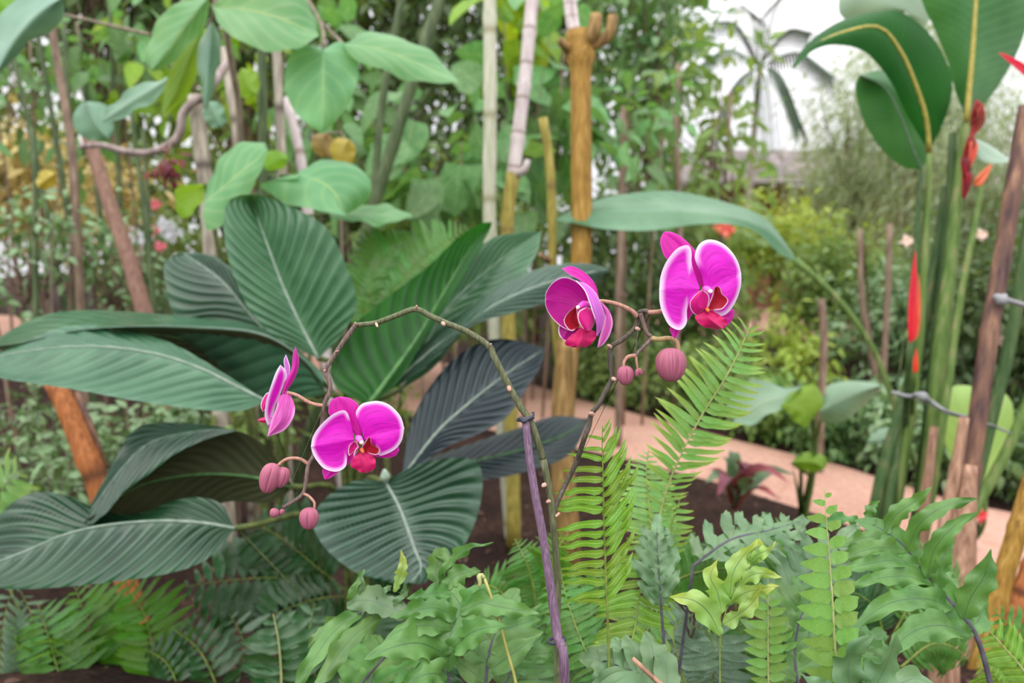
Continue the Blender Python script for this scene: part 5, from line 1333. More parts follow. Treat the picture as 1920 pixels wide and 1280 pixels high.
fern('dark glossy fern in the shade under the drooping striped leaf', 620, 1.95, [
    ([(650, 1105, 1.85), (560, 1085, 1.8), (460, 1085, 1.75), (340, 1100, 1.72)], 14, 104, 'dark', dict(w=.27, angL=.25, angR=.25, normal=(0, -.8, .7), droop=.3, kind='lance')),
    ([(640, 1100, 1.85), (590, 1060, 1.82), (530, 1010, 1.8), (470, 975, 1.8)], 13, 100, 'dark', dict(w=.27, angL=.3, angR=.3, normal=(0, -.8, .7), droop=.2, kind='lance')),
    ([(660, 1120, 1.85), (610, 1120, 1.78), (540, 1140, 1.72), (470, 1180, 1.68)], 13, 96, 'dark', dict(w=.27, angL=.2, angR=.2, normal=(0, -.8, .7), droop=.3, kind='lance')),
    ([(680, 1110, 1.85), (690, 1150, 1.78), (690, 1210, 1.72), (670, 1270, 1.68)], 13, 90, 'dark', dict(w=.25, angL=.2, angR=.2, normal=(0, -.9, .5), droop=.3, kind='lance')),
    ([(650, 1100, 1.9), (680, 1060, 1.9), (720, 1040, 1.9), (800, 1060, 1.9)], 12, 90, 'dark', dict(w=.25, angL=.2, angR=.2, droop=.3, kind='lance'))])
fern('dark low fern on the bare soil between the yellow-green fern and the dull frond', 360, 1.75, [
    ([(420, 1330, 1.5), (400, 1270, 1.5), (370, 1215, 1.52), (320, 1175, 1.55)], 11, 70, 'dark', dict(w=.22, angL=.3, angR=.3, droop=.3, kind='lance')),
    ([(330, 1330, 1.5), (330, 1280, 1.5), (310, 1240, 1.52), (270, 1215, 1.55)], 10, 60, 'dark', dict(w=.22, angL=.3, angR=.3, droop=.3, kind='lance')),
    ([(440, 1330, 1.6), (450, 1260, 1.6), (455, 1200, 1.6), (430, 1150, 1.62)], 10, 74, 'silver', dict(w=.24, angL=.1, angR=.1, droop=.4, kind='lance'))])
fern('dull green fern frond standing at the bottom edge below the dark glossy fern', 525, 1.35, [
    ([(528, 1320, 1.3), (527, 1260, 1.3), (522, 1200, 1.31), (512, 1150, 1.33)], 9, 76, 'dark', dict(w=.3, angL=.25, angR=.25, droop=.1, kind='lance', s0=.05, rach=m_rachp)),
    ([(600, 1320, 1.35), (590, 1260, 1.35), (580, 1190, 1.36), (590, 1130, 1.38)], 9, 80, 'dark', dict(w=.3, angL=.25, angR=.25, droop=.2, kind='lance', s0=.05))])
fern('yellow-green lit fern below the bluish striped leaf', 165, 1.75, [
    ([(190, 1330, 1.6), (178, 1250, 1.6), (165, 1170, 1.62), (140, 1100, 1.66)], 15, 96, 'darklit', dict(w=.2, angL=.35, angR=.35, droop=.25, kind='lance')),
    ([(220, 1330, 1.6), (232, 1260, 1.6), (240, 1190, 1.62), (200, 1120, 1.64)], 13, 84, 'darklit', dict(w=.2, angL=.3, angR=.3, droop=.25, kind='lance')),
    ([(300, 1330, 1.55), (290, 1240, 1.55), (270, 1150, 1.57), (230, 1090, 1.6)], 15, 86, 'darklit', dict(w=.2, angL=.3, angR=.3, droop=.25, kind='lance')),
    ([(130, 1330, 1.55), (110, 1260, 1.55), (90, 1190, 1.57), (70, 1130, 1.6)], 13, 90, 'mid', dict(w=.18, angL=.2, angR=.2, droop=.3, kind='lance'))])
fern('silvery fern with narrow hanging leaflets at the bottom corner', 20, 1.75, [
    ([(60, 1330, 1.6), (60, 1240, 1.6), (60, 1160, 1.6), (40, 1110, 1.6)], 14, 110, 'silver', dict(w=.17, angL=-.6, angR=-.6, droop=.35, kind='lance')),
    ([(0, 1330, 1.6), (0, 1240, 1.6), (10, 1150, 1.6), (30, 1090, 1.6)], 14, 110, 'silver', dict(w=.17, angL=-.6, angR=-.6, droop=.35, kind='lance')),
    ([(-40, 1000, 1.9), (-20, 950, 1.9), (10, 910, 1.9), (40, 880, 1.9)], 8, 90, 'soft', dict(w=.24, angL=.3, angR=.3, droop=.25, kind='lance'))])
fern('soft green fern fronds rising behind the backlit striped leaf', 760, 2.4, [
    ([(690, 640, 2.4), (730, 560, 2.4), (790, 490, 2.42), (880, 425, 2.45)], 24, 84, 'mid', dict(w=.18, angL=.4, angR=.4, droop=.2)),
    ([(680, 640, 2.4), (690, 560, 2.4), (710, 500, 2.42), (770, 440, 2.45)], 22, 84, 'mid', dict(w=.18, angL=.4, angR=.4, droop=.2)),
    ([(760, 640, 2.5), (800, 560, 2.5), (840, 500, 2.52), (850, 440, 2.55)], 22, 76, 'soft', dict(w=.18, angL=.4, angR=.4, droop=.2))])
fern('bright fern fronds in the bottom corner beside the golden cane', 1910, 1.0, [
    ([(1960, 1330, .95), (1925, 1265, .95), (1880, 1210, .95), (1842, 1170, .95)], 11, 56, 'bright', dict(w=.3, angL=.5, angR=.4, droop=.2, rach=m_rachp)),
    ([(1980, 1300, 1.0), (1940, 1230, 1.0), (1900, 1180, 1.0), (1860, 1140, 1.0)], 11, 52, 'mid', dict(w=.3, angL=.4, angR=.4, droop=.2)),
    ([(1900, 1330, .95), (1880, 1290, .95), (1860, 1262, .95), (1830, 1250, .95)], 9, 50, 'bright', dict(w=.3, angL=.4, angR=.4, droop=.2))])
fern('low green fern filling the gap beneath the lobed fronds', 1400, 1.3, [
    ([(1380, 1130, 1.3), (1410, 1060, 1.3), (1450, 1030, 1.3), (1500, 1030, 1.32)], 18, 70, 'mid', dict(w=.2, angL=.2, angR=.2, droop=.3)),
    ([(1300, 1130, 1.3), (1280, 1080, 1.3), (1250, 1040, 1.3), (1200, 1020, 1.32)], 18, 70, 'mid', dict(w=.2, angL=.2, angR=.2, droop=.3)),
    ([(1420, 1130, 1.3), (1500, 1090, 1.3), (1570, 1090, 1.3), (1640, 1110, 1.32)], 18, 70, 'dark', dict(w=.2, angL=.2, angR=.2, droop=.3)),
    ([(1350, 1160, 1.3), (1350, 1100, 1.3), (1340, 1050, 1.3), (1330, 1010, 1.32)], 18, 70, 'dark', dict(w=.2, angL=.2, angR=.2, droop=.3))])
fern('mid green fern behind the large lobed frond', 1680, 1.35, [
    ([(1680, 1180, 1.3), (1720, 1110, 1.3), (1760, 1080, 1.3), (1810, 1100, 1.32)], 18, 70, 'mid', dict(w=.2, angL=.2, angR=.2, droop=.3)),
    ([(1660, 1200, 1.3), (1640, 1140, 1.3), (1600, 1110, 1.3), (1550, 1110, 1.32)], 18, 70, 'dark', dict(w=.2, angL=.2, angR=.2, droop=.3)),
    ([(1690, 1250, 1.2), (1740, 1210, 1.2), (1780, 1210, 1.2), (1820, 1240, 1.22)], 16, 66, 'mid', dict(w=.2, angL=.2, angR=.2, droop=.3))])
# grass
gm = leaf_mat('grass_blade', (84, 136, 40), (128, 176, 70), tr=.4, scale=30, var=.5)
B = base_at(70, 1.55)
t = Thing('grass_tuft', 'tuft of bright grass blades at the very bottom corner', 'grass', B)
rs = np.random.RandomState(77)
for i in range(34):
    x = rs.uniform(-20, 160); y = rs.uniform(1180, 1260); d = rs.uniform(1.45, 1.65)
    tip = P(x, y, d); b = np.array([B[0] + rs.uniform(-.12, .12), B[1] + rs.uniform(-.06, .06), B[2]])
    t.part('blade', ribbon_arrays([b, b * .5 + tip * .5 + np.array([0, 0, .04]), tip], rs.uniform(.006, .011), (rs.uniform(-.5, .5), -1, .2), 'needle', nv=10, nu=1, fold=.2), gm)
# dry curling stem
t = Thing('dry_plant', 'thin yellow dry stem with a shrivelled hooked tip', 'stem', base_at(975, .8))
t.part('stalk', tube_arrays([base_at(975, .8), P(978, 1400, .79), P(968, 1285, .79), P(952, 1225, .79), P(940, 1180, .79), P(934, 1158, .79), P(920, 1115, .79), P(908, 1084, .79)], .0016, 6, 40), plain('dry_yellow', (160, 156, 80), (190, 184, 110)))
t.part('withered_tip', tube_arrays([P(908, 1084, .79), P(903, 1078, .79), P(898, 1080, .788), P(900, 1092, .785), P(898, 1100, .785)], [.002, .0028, .0014], 6, 10), m_rachp)
t.part('node', tube_arrays([P(934, 1160, .79), P(933, 1154, .79), P(932, 1148, .79)], [.0016, .0034, .0016], 7), m_rachp)
t = Thing('twig', 'pinkish dry twig sloping out of the bottom edge beside the bright fern', 'twig', base_at(1260, .7))
t.part('stalk', tube_arrays([base_at(1260, .7), P(1240, 1310, .7), P(1222, 1272, .7), P(1186, 1234, .7)], [.003, .0022], 6, 16), M['sheath'])

# litter on the soil
lm = leaf_mat('leaf_litter', (66, 46, 36), (112, 82, 64), tr=.1, scale=10, var=.6)
rs = np.random.RandomState(9)
n = 900
lx = np.concatenate([rs.uniform(-2.2, 2.0, 600), rs.uniform(-.6, 2.4, 300)]); ly = np.concatenate([rs.uniform(1.2, 3.2, 600), rs.uniform(2.4, 4.0, 300)])
pos = np.array([[x, y, gz(x, y) + .012] for x, y in zip(lx, ly)])
dr = nrm_rows(np.stack([rs.normal(0, 1, n), rs.normal(0, 1, n), rs.normal(0, .15, n)], 1))
o = single('leaf_litter', 'dry brown leaf litter scattered on the dark soil under the ferns', 'litter', merged(unit_leaf('ovate', .45), pos, frames(dr, np.tile(UPZ, (n, 1)) + rs.normal(0, .3, (n, 3))), rs.uniform(.014, .04, n)), lm, (0, 2, 0), kind='stuff')

# ------------------------------------------------------------------ the orchid
C1 = lambda x, y: (440 + x / 2.91, 600 + y / 2.91)        # two close-ups of the photograph
C2 = lambda x, y: (980 + x / 3.2, 420 + y / 3.2)
C3 = lambda x, y: (580 + x / 3.556, 540 + y / 3.556)
mag = petal_mat('petal_magenta', (214, 4, 186), (240, 214, 246), .0000, .0050, vein=(226, 20, 200))
mag2 = petal_mat('petal_magenta_light', (214, 10, 190), (240, 214, 246), .0000, .0066, streak=.3, vein=(226, 50, 206))
magd = petal_mat('petal_deep', (176, 2, 132), (238, 206, 240), .0003, .0016)
sep_m = petal_mat('sepal_pink', (206, 16, 158), (214, 60, 180), .0002, .0012)
sep_b = petal_mat('sepal_back', (214, 84, 178), (232, 150, 212), .0003, .003, vein=(224, 150, 196))
lip_m = petal_mat('lip_crimson', (206, 14, 100), (216, 30, 120), .0002, .001)
lip_s = petal_mat('lip_side_lobe', (214, 14, 130), (252, 220, 238), .0003, .0013)
lip_t = petal_mat('lip_throat', (176, 16, 46), (250, 214, 232), .0003, .0013)
col_m = plain('column_pink', (214, 30, 170), (236, 120, 210), rough=.4)
cap_m = plain('anther_cap', (246, 190, 200), (252, 226, 226), rough=.4)
gold_m = plain('callus_yellow', (196, 70, 40), (220, 120, 60), rough=.4)
spk = wood_mat('spike_green', (70, 76, 48), (98, 102, 72), (122, 122, 94), stretch=10, scale=60, rough=.55, bump=.15)
spk_p = wood_mat('spike_purple', (84, 68, 64), (116, 98, 90), (136, 120, 108), stretch=10, scale=60, rough=.55, bump=.15)
spk_d = wood_mat('spike_dark', (58, 54, 44), (84, 76, 66), (108, 98, 86), stretch=10, scale=60, rough=.55, bump=.15)
ped_m = wood_mat('pedicel_pink', (150, 106, 92), (178, 132, 114), (184, 146, 120), stretch=10, scale=60, rough=.5, bump=.1)
scar_m = plain('node_scar', (186, 140, 122), (216, 180, 164), rough=.7)
stk_m = wood_mat('stake_purple', (86, 66, 84), (122, 96, 118), (146, 122, 140), stretch=40, scale=20, rough=.5, bump=.2)
tie_m = plain('tie_rubber', (44, 46, 54), (70, 72, 82), rough=.6)

OB = base_at(1046, .72)
OR = Thing('orchid', 'magenta moth orchid on two arching branches of one green stem, four open flowers and buds', 'orchid', OB)


def petal(fl, C, A, Mi, B, dA, dM, dB, mat, name='petal', bulge=.06, ripple=.0, fade=.3, **k):
    l, m, r = (tri([C(*q) for q in X], d) for X, d in ((A, dA), (Mi, dM), (B, dB)))
    v, f, uv, ev = leaf_arrays(l, m, r, nv=36, nu=10, bulge=bulge, ripple=ripple, **k)
    ed = edge_dist(v, ev)
    ed = ed * 1.0
    vv = np.clip((fade - uv[:, 1]) / fade, 0, 1)
    ed = ed + .012 * vv
    return OR.part(name, (v, f, uv), mat, fl, edge=ed)


def flower(C, c, d, label):
    """the flower's receptacle, its pieces hang under it"""
    p = P(*C(*c), d)
    a = tube_arrays([p + np.array([0, .006, 0]), p + np.array([0, .003, 0]), p], [.001, .003, .002], 8, 6)
    return OR.part('flower', a, sep_m, label=label)


def blob(fl, name, pts, rad, mat, n=10):
    return OR.part(name, tube_arrays(pts, rad, 9, n), mat, fl)


# flower one, facing us on the lower spike
d = .690
fl = flower(C1, (685, 665), d + .004, 'lower flower, facing forward')
petal(fl, C1, [(650, 640), (640, 585), (622, 520), (600, 492), (560, 500), (515, 528), (460, 582), (425, 640), (416, 692)], [(650, 652), (570, 665), (490, 680), (416, 692)],
      [(650, 668), (618, 695), (614, 745), (604, 800), (555, 826), (490, 810), (447, 765), (425, 725), (416, 692)], (d, d + .001, d + .001), (d, d - .0015, d), (d, d, d + .001), mag)
petal(fl, C1, [(700, 632), (690, 588), (668, 540), (662, 500), (692, 458), (740, 444), (790, 442), (850, 466), (905, 525), (926, 590)], [(706, 642), (780, 612), (860, 598), (926, 590)],
      [(708, 655), (740, 668), (775, 692), (786, 738), (832, 728), (880, 700), (912, 655), (926, 590)], (d, d + .002, d + .002), (d, d - .001, d + .001), (d, d, d + .002), mag)
petal(fl, C1, [(668, 636), (612, 580), (545, 535), (514, 512), (514, 470), (530, 435), (566, 417)], [(680, 640), (640, 560), (600, 490), (566, 417)], [(690, 634), (692, 560), (688, 500), (672, 458), (632, 428), (600, 419), (566, 417)], d + .007, d + .006, d + .007, sep_m, 'sepal')
petal(fl, C1, [(655, 665), (560, 745), (484, 806), (482, 845), (492, 870)], [(668, 680), (590, 770), (525, 830), (492, 870)], [(684, 690), (640, 765), (570, 826), (525, 858), (492, 870)], d + .006, d + .005, d + .006, sep_m, 'sepal')
petal(fl, C1, [(715, 655), (800, 685), (868, 682), (893, 690), (897, 712)], [(710, 668), (780, 712), (850, 722), (897, 712)], [(700, 685), (760, 740), (832, 750), (878, 738), (897, 712)], d + .006, d + .005, d + .006, sep_m, 'sepal')
lp = petal(fl, C1, [(690, 715), (655, 738), (632, 792), (655, 812), (690, 830), (722, 834)], [(700, 716), (702, 752), (712, 795), (722, 834)], [(710, 716), (752, 738), (768, 762), (770, 798), (752, 818), (722, 834)], d - .010, (d - .008, d - .016, d - .014), d - .010, lip_m, 'lip', ripple=.001)
petal(fl, C1, [(680, 700), (650, 712), (626, 740), (618, 712), (628, 680), (652, 664)], [(684, 696), (652, 712), (640, 695), (652, 664)], [(688, 694), (664, 722), (648, 752), (660, 712), (676, 690), (664, 668), (652, 664)], (d - .004, d - .012), (d - .006, d - .008), (d - .004, d - .014), lip_s, 'side_lobe', fade=.1)
petal(fl, C1, [(700, 712), (694, 690), (708, 668), (728, 640), (740, 640)], [(708, 712), (730, 690), (738, 665), (740, 640)], [(712, 722), (775, 735), (792, 706), (770, 690), (748, 672), (740, 640)], (d - .004, d - .010), (d - .002, d - .004), (d - .004, d - .014), lip_t, 'side_lobe', fade=.1)
blob(fl, 'column', [P(*C1(670, 640), d - .002), P(*C1(682, 650), d - .010), P(*C1(694, 664), d - .014)], [.0024, .0034, .0018], col_m)
blob(fl, 'anther_cap', [P(*C1(690, 662), d - .0135), P(*C1(694, 670), d - .0155), P(*C1(697, 677), d - .0155)], [.001, .0024, .001], cap_m)
blob(fl, 'callus', [P(*C1(690, 700), d - .008), P(*C1(698, 716), d - .0135), P(*C1(702, 726), d - .0135)], [.001, .002, .001], gold_m)

# flower two, the highest
d = .675
fl = flower(C2, (1090, 400), d + .004, 'highest flower')
petal(fl, C2, [(1062, 378), (1040, 318), (1015, 240), (1012, 160), (988, 126), (925, 148), (862, 225), (828, 310), (819, 395)], [(1060, 390), (985, 385), (900, 388), (819, 395)],
      [(1056, 404), (1010, 455), (986, 515), (986, 585), (962, 626), (928, 634), (878, 605), (842, 540), (822, 470), (819, 395)], (d + .002, d + .006, d + .008), (d, d + .002, d + .007), (d, d + .004, d + .007), mag2, bulge=.04)
petal(fl, C2, [(1086, 370), (1074, 305), (1042, 235), (1033, 185), (1058, 122), (1115, 92), (1190, 110), (1252, 162), (1294, 232), (1312, 300)], [(1110, 380), (1190, 352), (1260, 322), (1312, 300)],
      [(1115, 395), (1110, 450), (1122, 520), (1180, 552), (1235, 528), (1286, 448), (1310, 365), (1312, 300)], (d + .002, d + .004, d + .003), (d, d - .001, d + .001), (d, d + .001, d + .002), mag2)
petal(fl, C2, [(1078, 384), (1000, 280), (872, 215), (834, 150), (827, 90), (848, 46)], [(1086, 380), (1040, 250), (945, 135), (848, 46)], [(1094, 372), (1086, 280), (1042, 170), (962, 84), (895, 48), (848, 46)], (d + .014, d + .022), (d + .013, d + .021), (d + .014, d + .022), sep_m, 'sepal')
petal(fl, C2, [(1048, 420), (935, 550), (884, 620), (894, 662), (910, 688)], [(1066, 430), (970, 560), (916, 640), (910, 688)], [(1082, 440), (1004, 560), (948, 636), (930, 668), (910, 688)], d + .012, d + .011, d + .012, sep_m, 'sepal')
petal(fl, C2, [(1110, 440), (1200, 530), (1258, 508), (1270, 528), (1262, 560)], [(1104, 450), (1180, 550), (1230, 555), (1262, 560)], [(1100, 460), (1150, 570), (1205, 614), (1245, 590), (1262, 560)], d + .010, d + .009, d + .010, sep_m, 'sepal')
petal(fl, C2, [(1085, 520), (1034, 548), (1050, 590), (1090, 618), (1140, 626), (1200, 630)], [(1110, 518), (1120, 560), (1160, 600), (1200, 630)], [(1130, 518), (1190, 548), (1226, 580), (1222, 610), (1200, 630)], d - .010, (d - .008, d - .018, d - .016), d - .012, lip_m, 'lip', ripple=.001)
petal(fl, C2, [(1090, 500), (1050, 548), (1010, 515), (1004, 470), (1024, 436), (1062, 404), (1080, 398)], [(1098, 490), (1062, 500), (1050, 450), (1080, 398)], [(1104, 505), (1098, 535), (1112, 490), (1120, 440), (1105, 410), (1080, 398)], (d - .004, d - .014), (d - .012, d - .016), (d - .004, d - .018), lip_s, 'side_lobe', fade=.1)
petal(fl, C2, [(1108, 512), (1120, 470), (1138, 425), (1148, 385), (1166, 372)], [(1114, 512), (1150, 470), (1164, 420), (1166, 372)], [(1122, 514), (1190, 512), (1224, 482), (1232, 450), (1198, 418), (1186, 384), (1166, 372)], (d - .004, d - .010), (d - .002, d - .006), (d - .006, d - .016), lip_t, 'side_lobe', fade=.1)
blob(fl, 'column', [P(*C2(1092, 385), d - .002), P(*C2(1112, 394), d - .010), P(*C2(1126, 404), d - .014)], [.0024, .0034, .0018], col_m)
blob(fl, 'anther_cap', [P(*C2(1122, 400), d - .0135), P(*C2(1128, 406), d - .0155), P(*C2(1132, 412), d - .0155)], [.001, .0024, .001], cap_m)
blob(fl, 'callus', [P(*C2(1104, 505), d - .008), P(*C2(1110, 518), d - .0135), P(*C2(1114, 526), d - .0135)], [.001, .002, .001], gold_m)

# flower three, half open
d = .690
fl = flower(C2, (420, 520), d + .012, 'cupped half-open flower')
petal(fl, C2, [(384, 470), (388, 440), (352, 368), (298, 328), (240, 318), (180, 350), (140, 408), (135, 452)], [(365, 500), (290, 480), (205, 465), (135, 452)],
      [(350, 560), (338, 600), (332, 632), (285, 640), (220, 606), (165, 548), (138, 492), (135, 452)], (d + .008, d + .004, d), (d + .010, d + .012, d), (d + .006, d, d), magd)
petal(fl, C2, [(440, 668), (441, 600), (416, 520), (396, 460), (370, 398), (318, 338)], [(444, 670), (462, 595), (448, 520), (428, 462), (384, 392), (318, 338)], [(450, 668), (482, 612), (488, 540), (470, 478), (440, 415), (385, 362), (318, 338)],
      (d - .004, d - .014, d - .006), (d, d - .008, d - .004), (d + .006, d, d), petal_mat('petal_lilac', (206, 96, 206), (242, 222, 250), .0003, .0016, vein=(224, 150, 226)), name='petal')
petal(fl, C2, [(462, 470), (490, 545), (480, 612), (458, 688), (448, 742)], [(470, 470), (508, 540), (508, 612), (482, 690), (448, 742)], [(476, 468), (520, 520), (541, 592), (520, 670), (482, 724), (448, 742)], d + .006, d + .004, d + .008, sep_b, 'sepal')
petal(fl, C2, [(456, 442), (442, 376), (402, 316), (340, 270), (285, 252), (235, 266)], [(452, 442), (420, 378), (370, 320), (310, 280), (235, 266)], [(448, 440), (400, 385), (340, 335), (290, 308), (258, 286), (235, 266)], d + .010, d + .008, d + .004, sep_m, 'sepal')
petal(fl, C2, [(330, 590), (250, 570), (216, 615), (218, 662), (240, 694)], [(336, 600), (280, 630), (255, 665), (240, 694)], [(340, 615), (320, 670), (280, 704), (258, 704), (240, 694)], d + .006, d + .004, d + .004, magd, 'sepal')
petal(fl, C2, [(345, 620), (310, 650), (255, 708), (280, 732), (330, 742)], [(360, 620), (355, 670), (345, 710), (330, 742)], [(380, 625), (440, 650), (432, 695), (385, 735), (330, 742)], d - .002, (d - .002, d - .012, d - .010), d - .002, lip_m, 'lip', ripple=.001)
petal(fl, C2, [(336, 620), (290, 640), (258, 612), (247, 575), (272, 530), (320, 490)], [(338, 615), (310, 590), (300, 550), (320, 490)], [(340, 610), (338, 575), (330, 530), (320, 490)], (d - .002, d - .008), (d + .004, d), d - .002, lip_t, 'side_lobe', fade=.1)
petal(fl, C2, [(378, 642), (350, 612), (330, 562), (340, 520), (380, 498)], [(388, 640), (382, 590), (378, 545), (380, 498)], [(410, 640), (430, 590), (428, 540), (408, 505), (380, 498)], (d - .012, d - .014), (d - .016, d - .012), (d - .002, d - .002), lip_s, 'side_lobe', fade=.1)
blob(fl, 'column', [P(*C2(390, 480), d + .004), P(*C2(362, 486), d - .002), P(*C2(334, 496), d - .006)], [.0028, .0042, .002], col_m)
blob(fl, 'anther_cap', [P(*C2(338, 494), d - .006), P(*C2(330, 502), d - .008), P(*C2(326, 510), d - .008)], [.001, .0022, .001], cap_m)

# flower four, from the side
d = .700
fl = flower(C1, (270, 400), d, 'flower seen from the side')
petal(fl, C1, [(258, 395), (276, 335), (308, 268), (318, 185), (332, 142)], [(268, 395), (296, 330), (328, 262), (336, 195), (332, 142)], [(284, 388), (322, 330), (346, 268), (351, 206), (332, 142)], d + .002, d - .002, d + .004, sep_m, 'sepal')
petal(fl, C1, [(262, 390), (280, 305), (272, 262), (268, 218), (280, 186)], [(268, 390), (292, 300), (284, 240), (280, 186)], [(276, 390), (302, 272), (294, 225), (280, 186)], d + .012, d + .011, d + .012, petal_mat('petal_far', (206, 110, 206), (240, 220, 248), .0002, .0014), 'petal')
petal(fl, C1, [(186, 588), (164, 525), (172, 440), (194, 368), (224, 285), (250, 242)], [(192, 586), (186, 500), (206, 415), (234, 330), (250, 242)], [(200, 566), (222, 470), (254, 392), (277, 318), (278, 276), (250, 242)], (d + .002, d - .012, d), (d, d - .002, d - .002), (d + .002, d + .006, d + .002), mag, fade=.05)
petal(fl, C1, [(282, 390), (242, 420), (226, 480), (196, 560), (178, 637)], [(290, 392), (278, 460), (250, 550), (178, 637)], [(300, 394), (328, 470), (318, 535), (268, 602), (178, 637)], (d + .002, d - .006, d - .006), (d, d - .016, d - .008), (d + .002, d - .010, d - .006), sep_b, 'sepal')
petal(fl, C1, [(225, 430), (182, 394), (152, 430), (142, 468), (152, 500)], [(222, 440), (186, 430), (166, 460), (152, 500)], [(220, 455), (192, 460), (176, 482), (152, 500)], d + .004, d + .002, d + .006, lip_s, 'side_lobe', fade=.1)
petal(fl, C1, [(200, 520), (168, 528), (140, 535), (122, 548)], [(200, 530), (170, 545), (142, 548), (122, 548)], [(200, 545), (170, 560), (145, 558), (122, 548)], d + .004, d, d + .006, lip_m, 'lip')

# spikes
def spike(name, pts, rad, mat, n=60, seg=9, parent=None, label=None):
    return OR.part(name, tube_arrays([P(*q) for q in pts], rad, seg, n), mat, parent, label)


def c3(x, y, d):
    q = C3(x, y); return (q[0], q[1], d)


def c2(x, y, d):
    q = C2(x, y); return (q[0], q[1], d)


def c1(x, y, d):
    q = C1(x, y); return (q[0], q[1], d)


lower = [(1046, 1290, .722), (1044, 1180, .722), (1046, 1090, .720), (1040, 1010, .715), (1030, 920, .712), (1018, 860, .71)]
main = [(1018, 860, .71)] + [c3(*q, .705) for q in ((1500, 950), (1450, 850), (1400, 780), (1335, 660), (1235, 465), (1195, 385), (1050, 290), (900, 228), (800, 182), (705, 140))] + [c3(560, 190, .705), c3(440, 232, .706), c3(312, 246, .707)]
lo = spline([OB] + [P(1047, 1420, .722)] + [P(*q) for q in lower], 40)
st = OR.part('flower_stem', tube_arrays(lo, [.0042, .0036, .0034], 10), spk, label='main green stem')
a1 = OR.part('flower_stem', tube_arrays([P(*q) for q in main], [.0034, .0033, .0029, .0024], 10, 90), spk, label='spike arching over to the side')
tail = [c3(312, 246, .707), c3(240, 340, .707), c3(182, 428, .706), c3(106, 548, .704), c3(130, 610, .703), c3(140, 668, .703), c3(130, 705, .703), c3(98, 782, .704)] + [c1(478, 560, .708), c1(450, 680, .708), c1(425, 750, .706), c1(402, 788, .703), c1(388, 880, .700), c1(374, 942, .700), c1(328, 984, .700), c1(262, 1020, .700)]
OR.part('flower_stem', tube_arrays([P(*q) for q in tail], [.0025, .0022, .0021, .0019, .0016], 9, 90), spk_p, label='purplish drooping end of the spike')
r2 = [(1036, 965, .714), (1048, 935, .72), (1062, 905, .725), (1080, 868, .722)] + [c2(*q, .71) for q in ((372, 1280), (398, 1210), (412, 1140), (450, 1090), (500, 1000), (535, 925), (526, 830), (530, 740), (600, 692), (674, 622), (690, 560))] + [c2(697, 530, .708), c2(735, 520, .706), c2(760, 530, .702)]
OR.part('flower_stem', tube_arrays([P(*q) for q in r2], [.0024, .0026, .0025, .0022], 9, 110), spk_d, label='branch rising to the cupped and the highest flower')
OR.part('flower_stem', tube_arrays([P(*c2(*q, .703)) for q in ((706, 535), (726, 600), (745, 652), (772, 684), (722, 738), (676, 790))], [.0022, .0017], 9, 40), spk_p, label='short side branch bearing buds')


def pedicel(pts, r0=.0016, r1=.0013, mat=None):
    return OR.part('pedicel', tube_arrays([P(*q) for q in pts], [r0, r1], 8, 24), mat or ped_m)


pedicel([c2(690, 556, .706), c2(650, 518, .705), (c2(560, 478, .703)), c2(470, 462, .702), c2(440, 480, .702)], .0024, .0018)
pedicel([c2(758, 530, .702), c2(800, 528, .696), c2(850, 515, .690), c2(1000, 440, .684), c2(1090, 400, .680)], .0024, .002)
pedicel([c1(490, 465, .704), c1(450, 462, .703), c1(400, 446, .702), c1(340, 410, .701), c1(285, 394, .700)], .0018, .0016)
pedicel([c1(450, 690, .708), c1(520, 690, .702), c1(600, 680, .698), c1(680, 665, .695)], .0018, .0016)
pedicel([c1(402, 785, .703), c1(352, 756, .700), c1(285, 758, .698), c1(235, 792, .697)], .0017, .0014)
pedicel([c1(374, 945, .700), c1(406, 962, .698), c1(434, 995, .697), c1(434, 1032, .697)], .0014, .0012)
pedicel([c2(772, 684, .703), c2(815, 690, .701), c2(880, 684, .700), c2(925, 706, .699), c2(937, 760, .699)], .0024, .0017, wood_mat('pedicel_olive', (150, 140, 80), (180, 150, 110), (196, 156, 130), stretch=10, scale=60, rough=.5, bump=.1))
pedicel([c2(676, 788, .703), c2(632, 796, .701), c2(608, 830, .700), c2(606, 866, .700)], .002, .0014)
pedicel([c2(680, 790, .703), c2(684, 830, .702), c2(692, 880, .702)], .0014, .001)

bud_m, bn, bl_, bb = base_mat('bud_skin', .5, .3)
_co = bn.new('ShaderNodeTexCoord'); _sp = bn.new('ShaderNodeSeparateXYZ'); bl_.new(_co.outputs['UV'], _sp.inputs[0])
_cx = bn.new('ShaderNodeCombineXYZ')
bl_.new(math_node(bn, bl_, 'MULTIPLY', _sp.outputs[0], 60.0), _cx.inputs[0]); bl_.new(math_node(bn, bl_, 'MULTIPLY', _sp.outputs[1], 1.6), _cx.inputs[1])
_nz = bn.new('ShaderNodeTexNoise'); _nz.inputs['Scale'].default_value = 1.0; _nz.inputs['Detail'].default_value = 2
bl_.new(_cx.outputs[0], _nz.inputs['Vector'])
bl_.new(ramp(bn, bl_, _nz.outputs['Fac'], [(.25, lin((132, 66, 90))), (.42, lin((160, 86, 110))), (.6, lin((170, 98, 118))), (.8, lin((176, 126, 108)))]), bb.inputs['Base Color'])


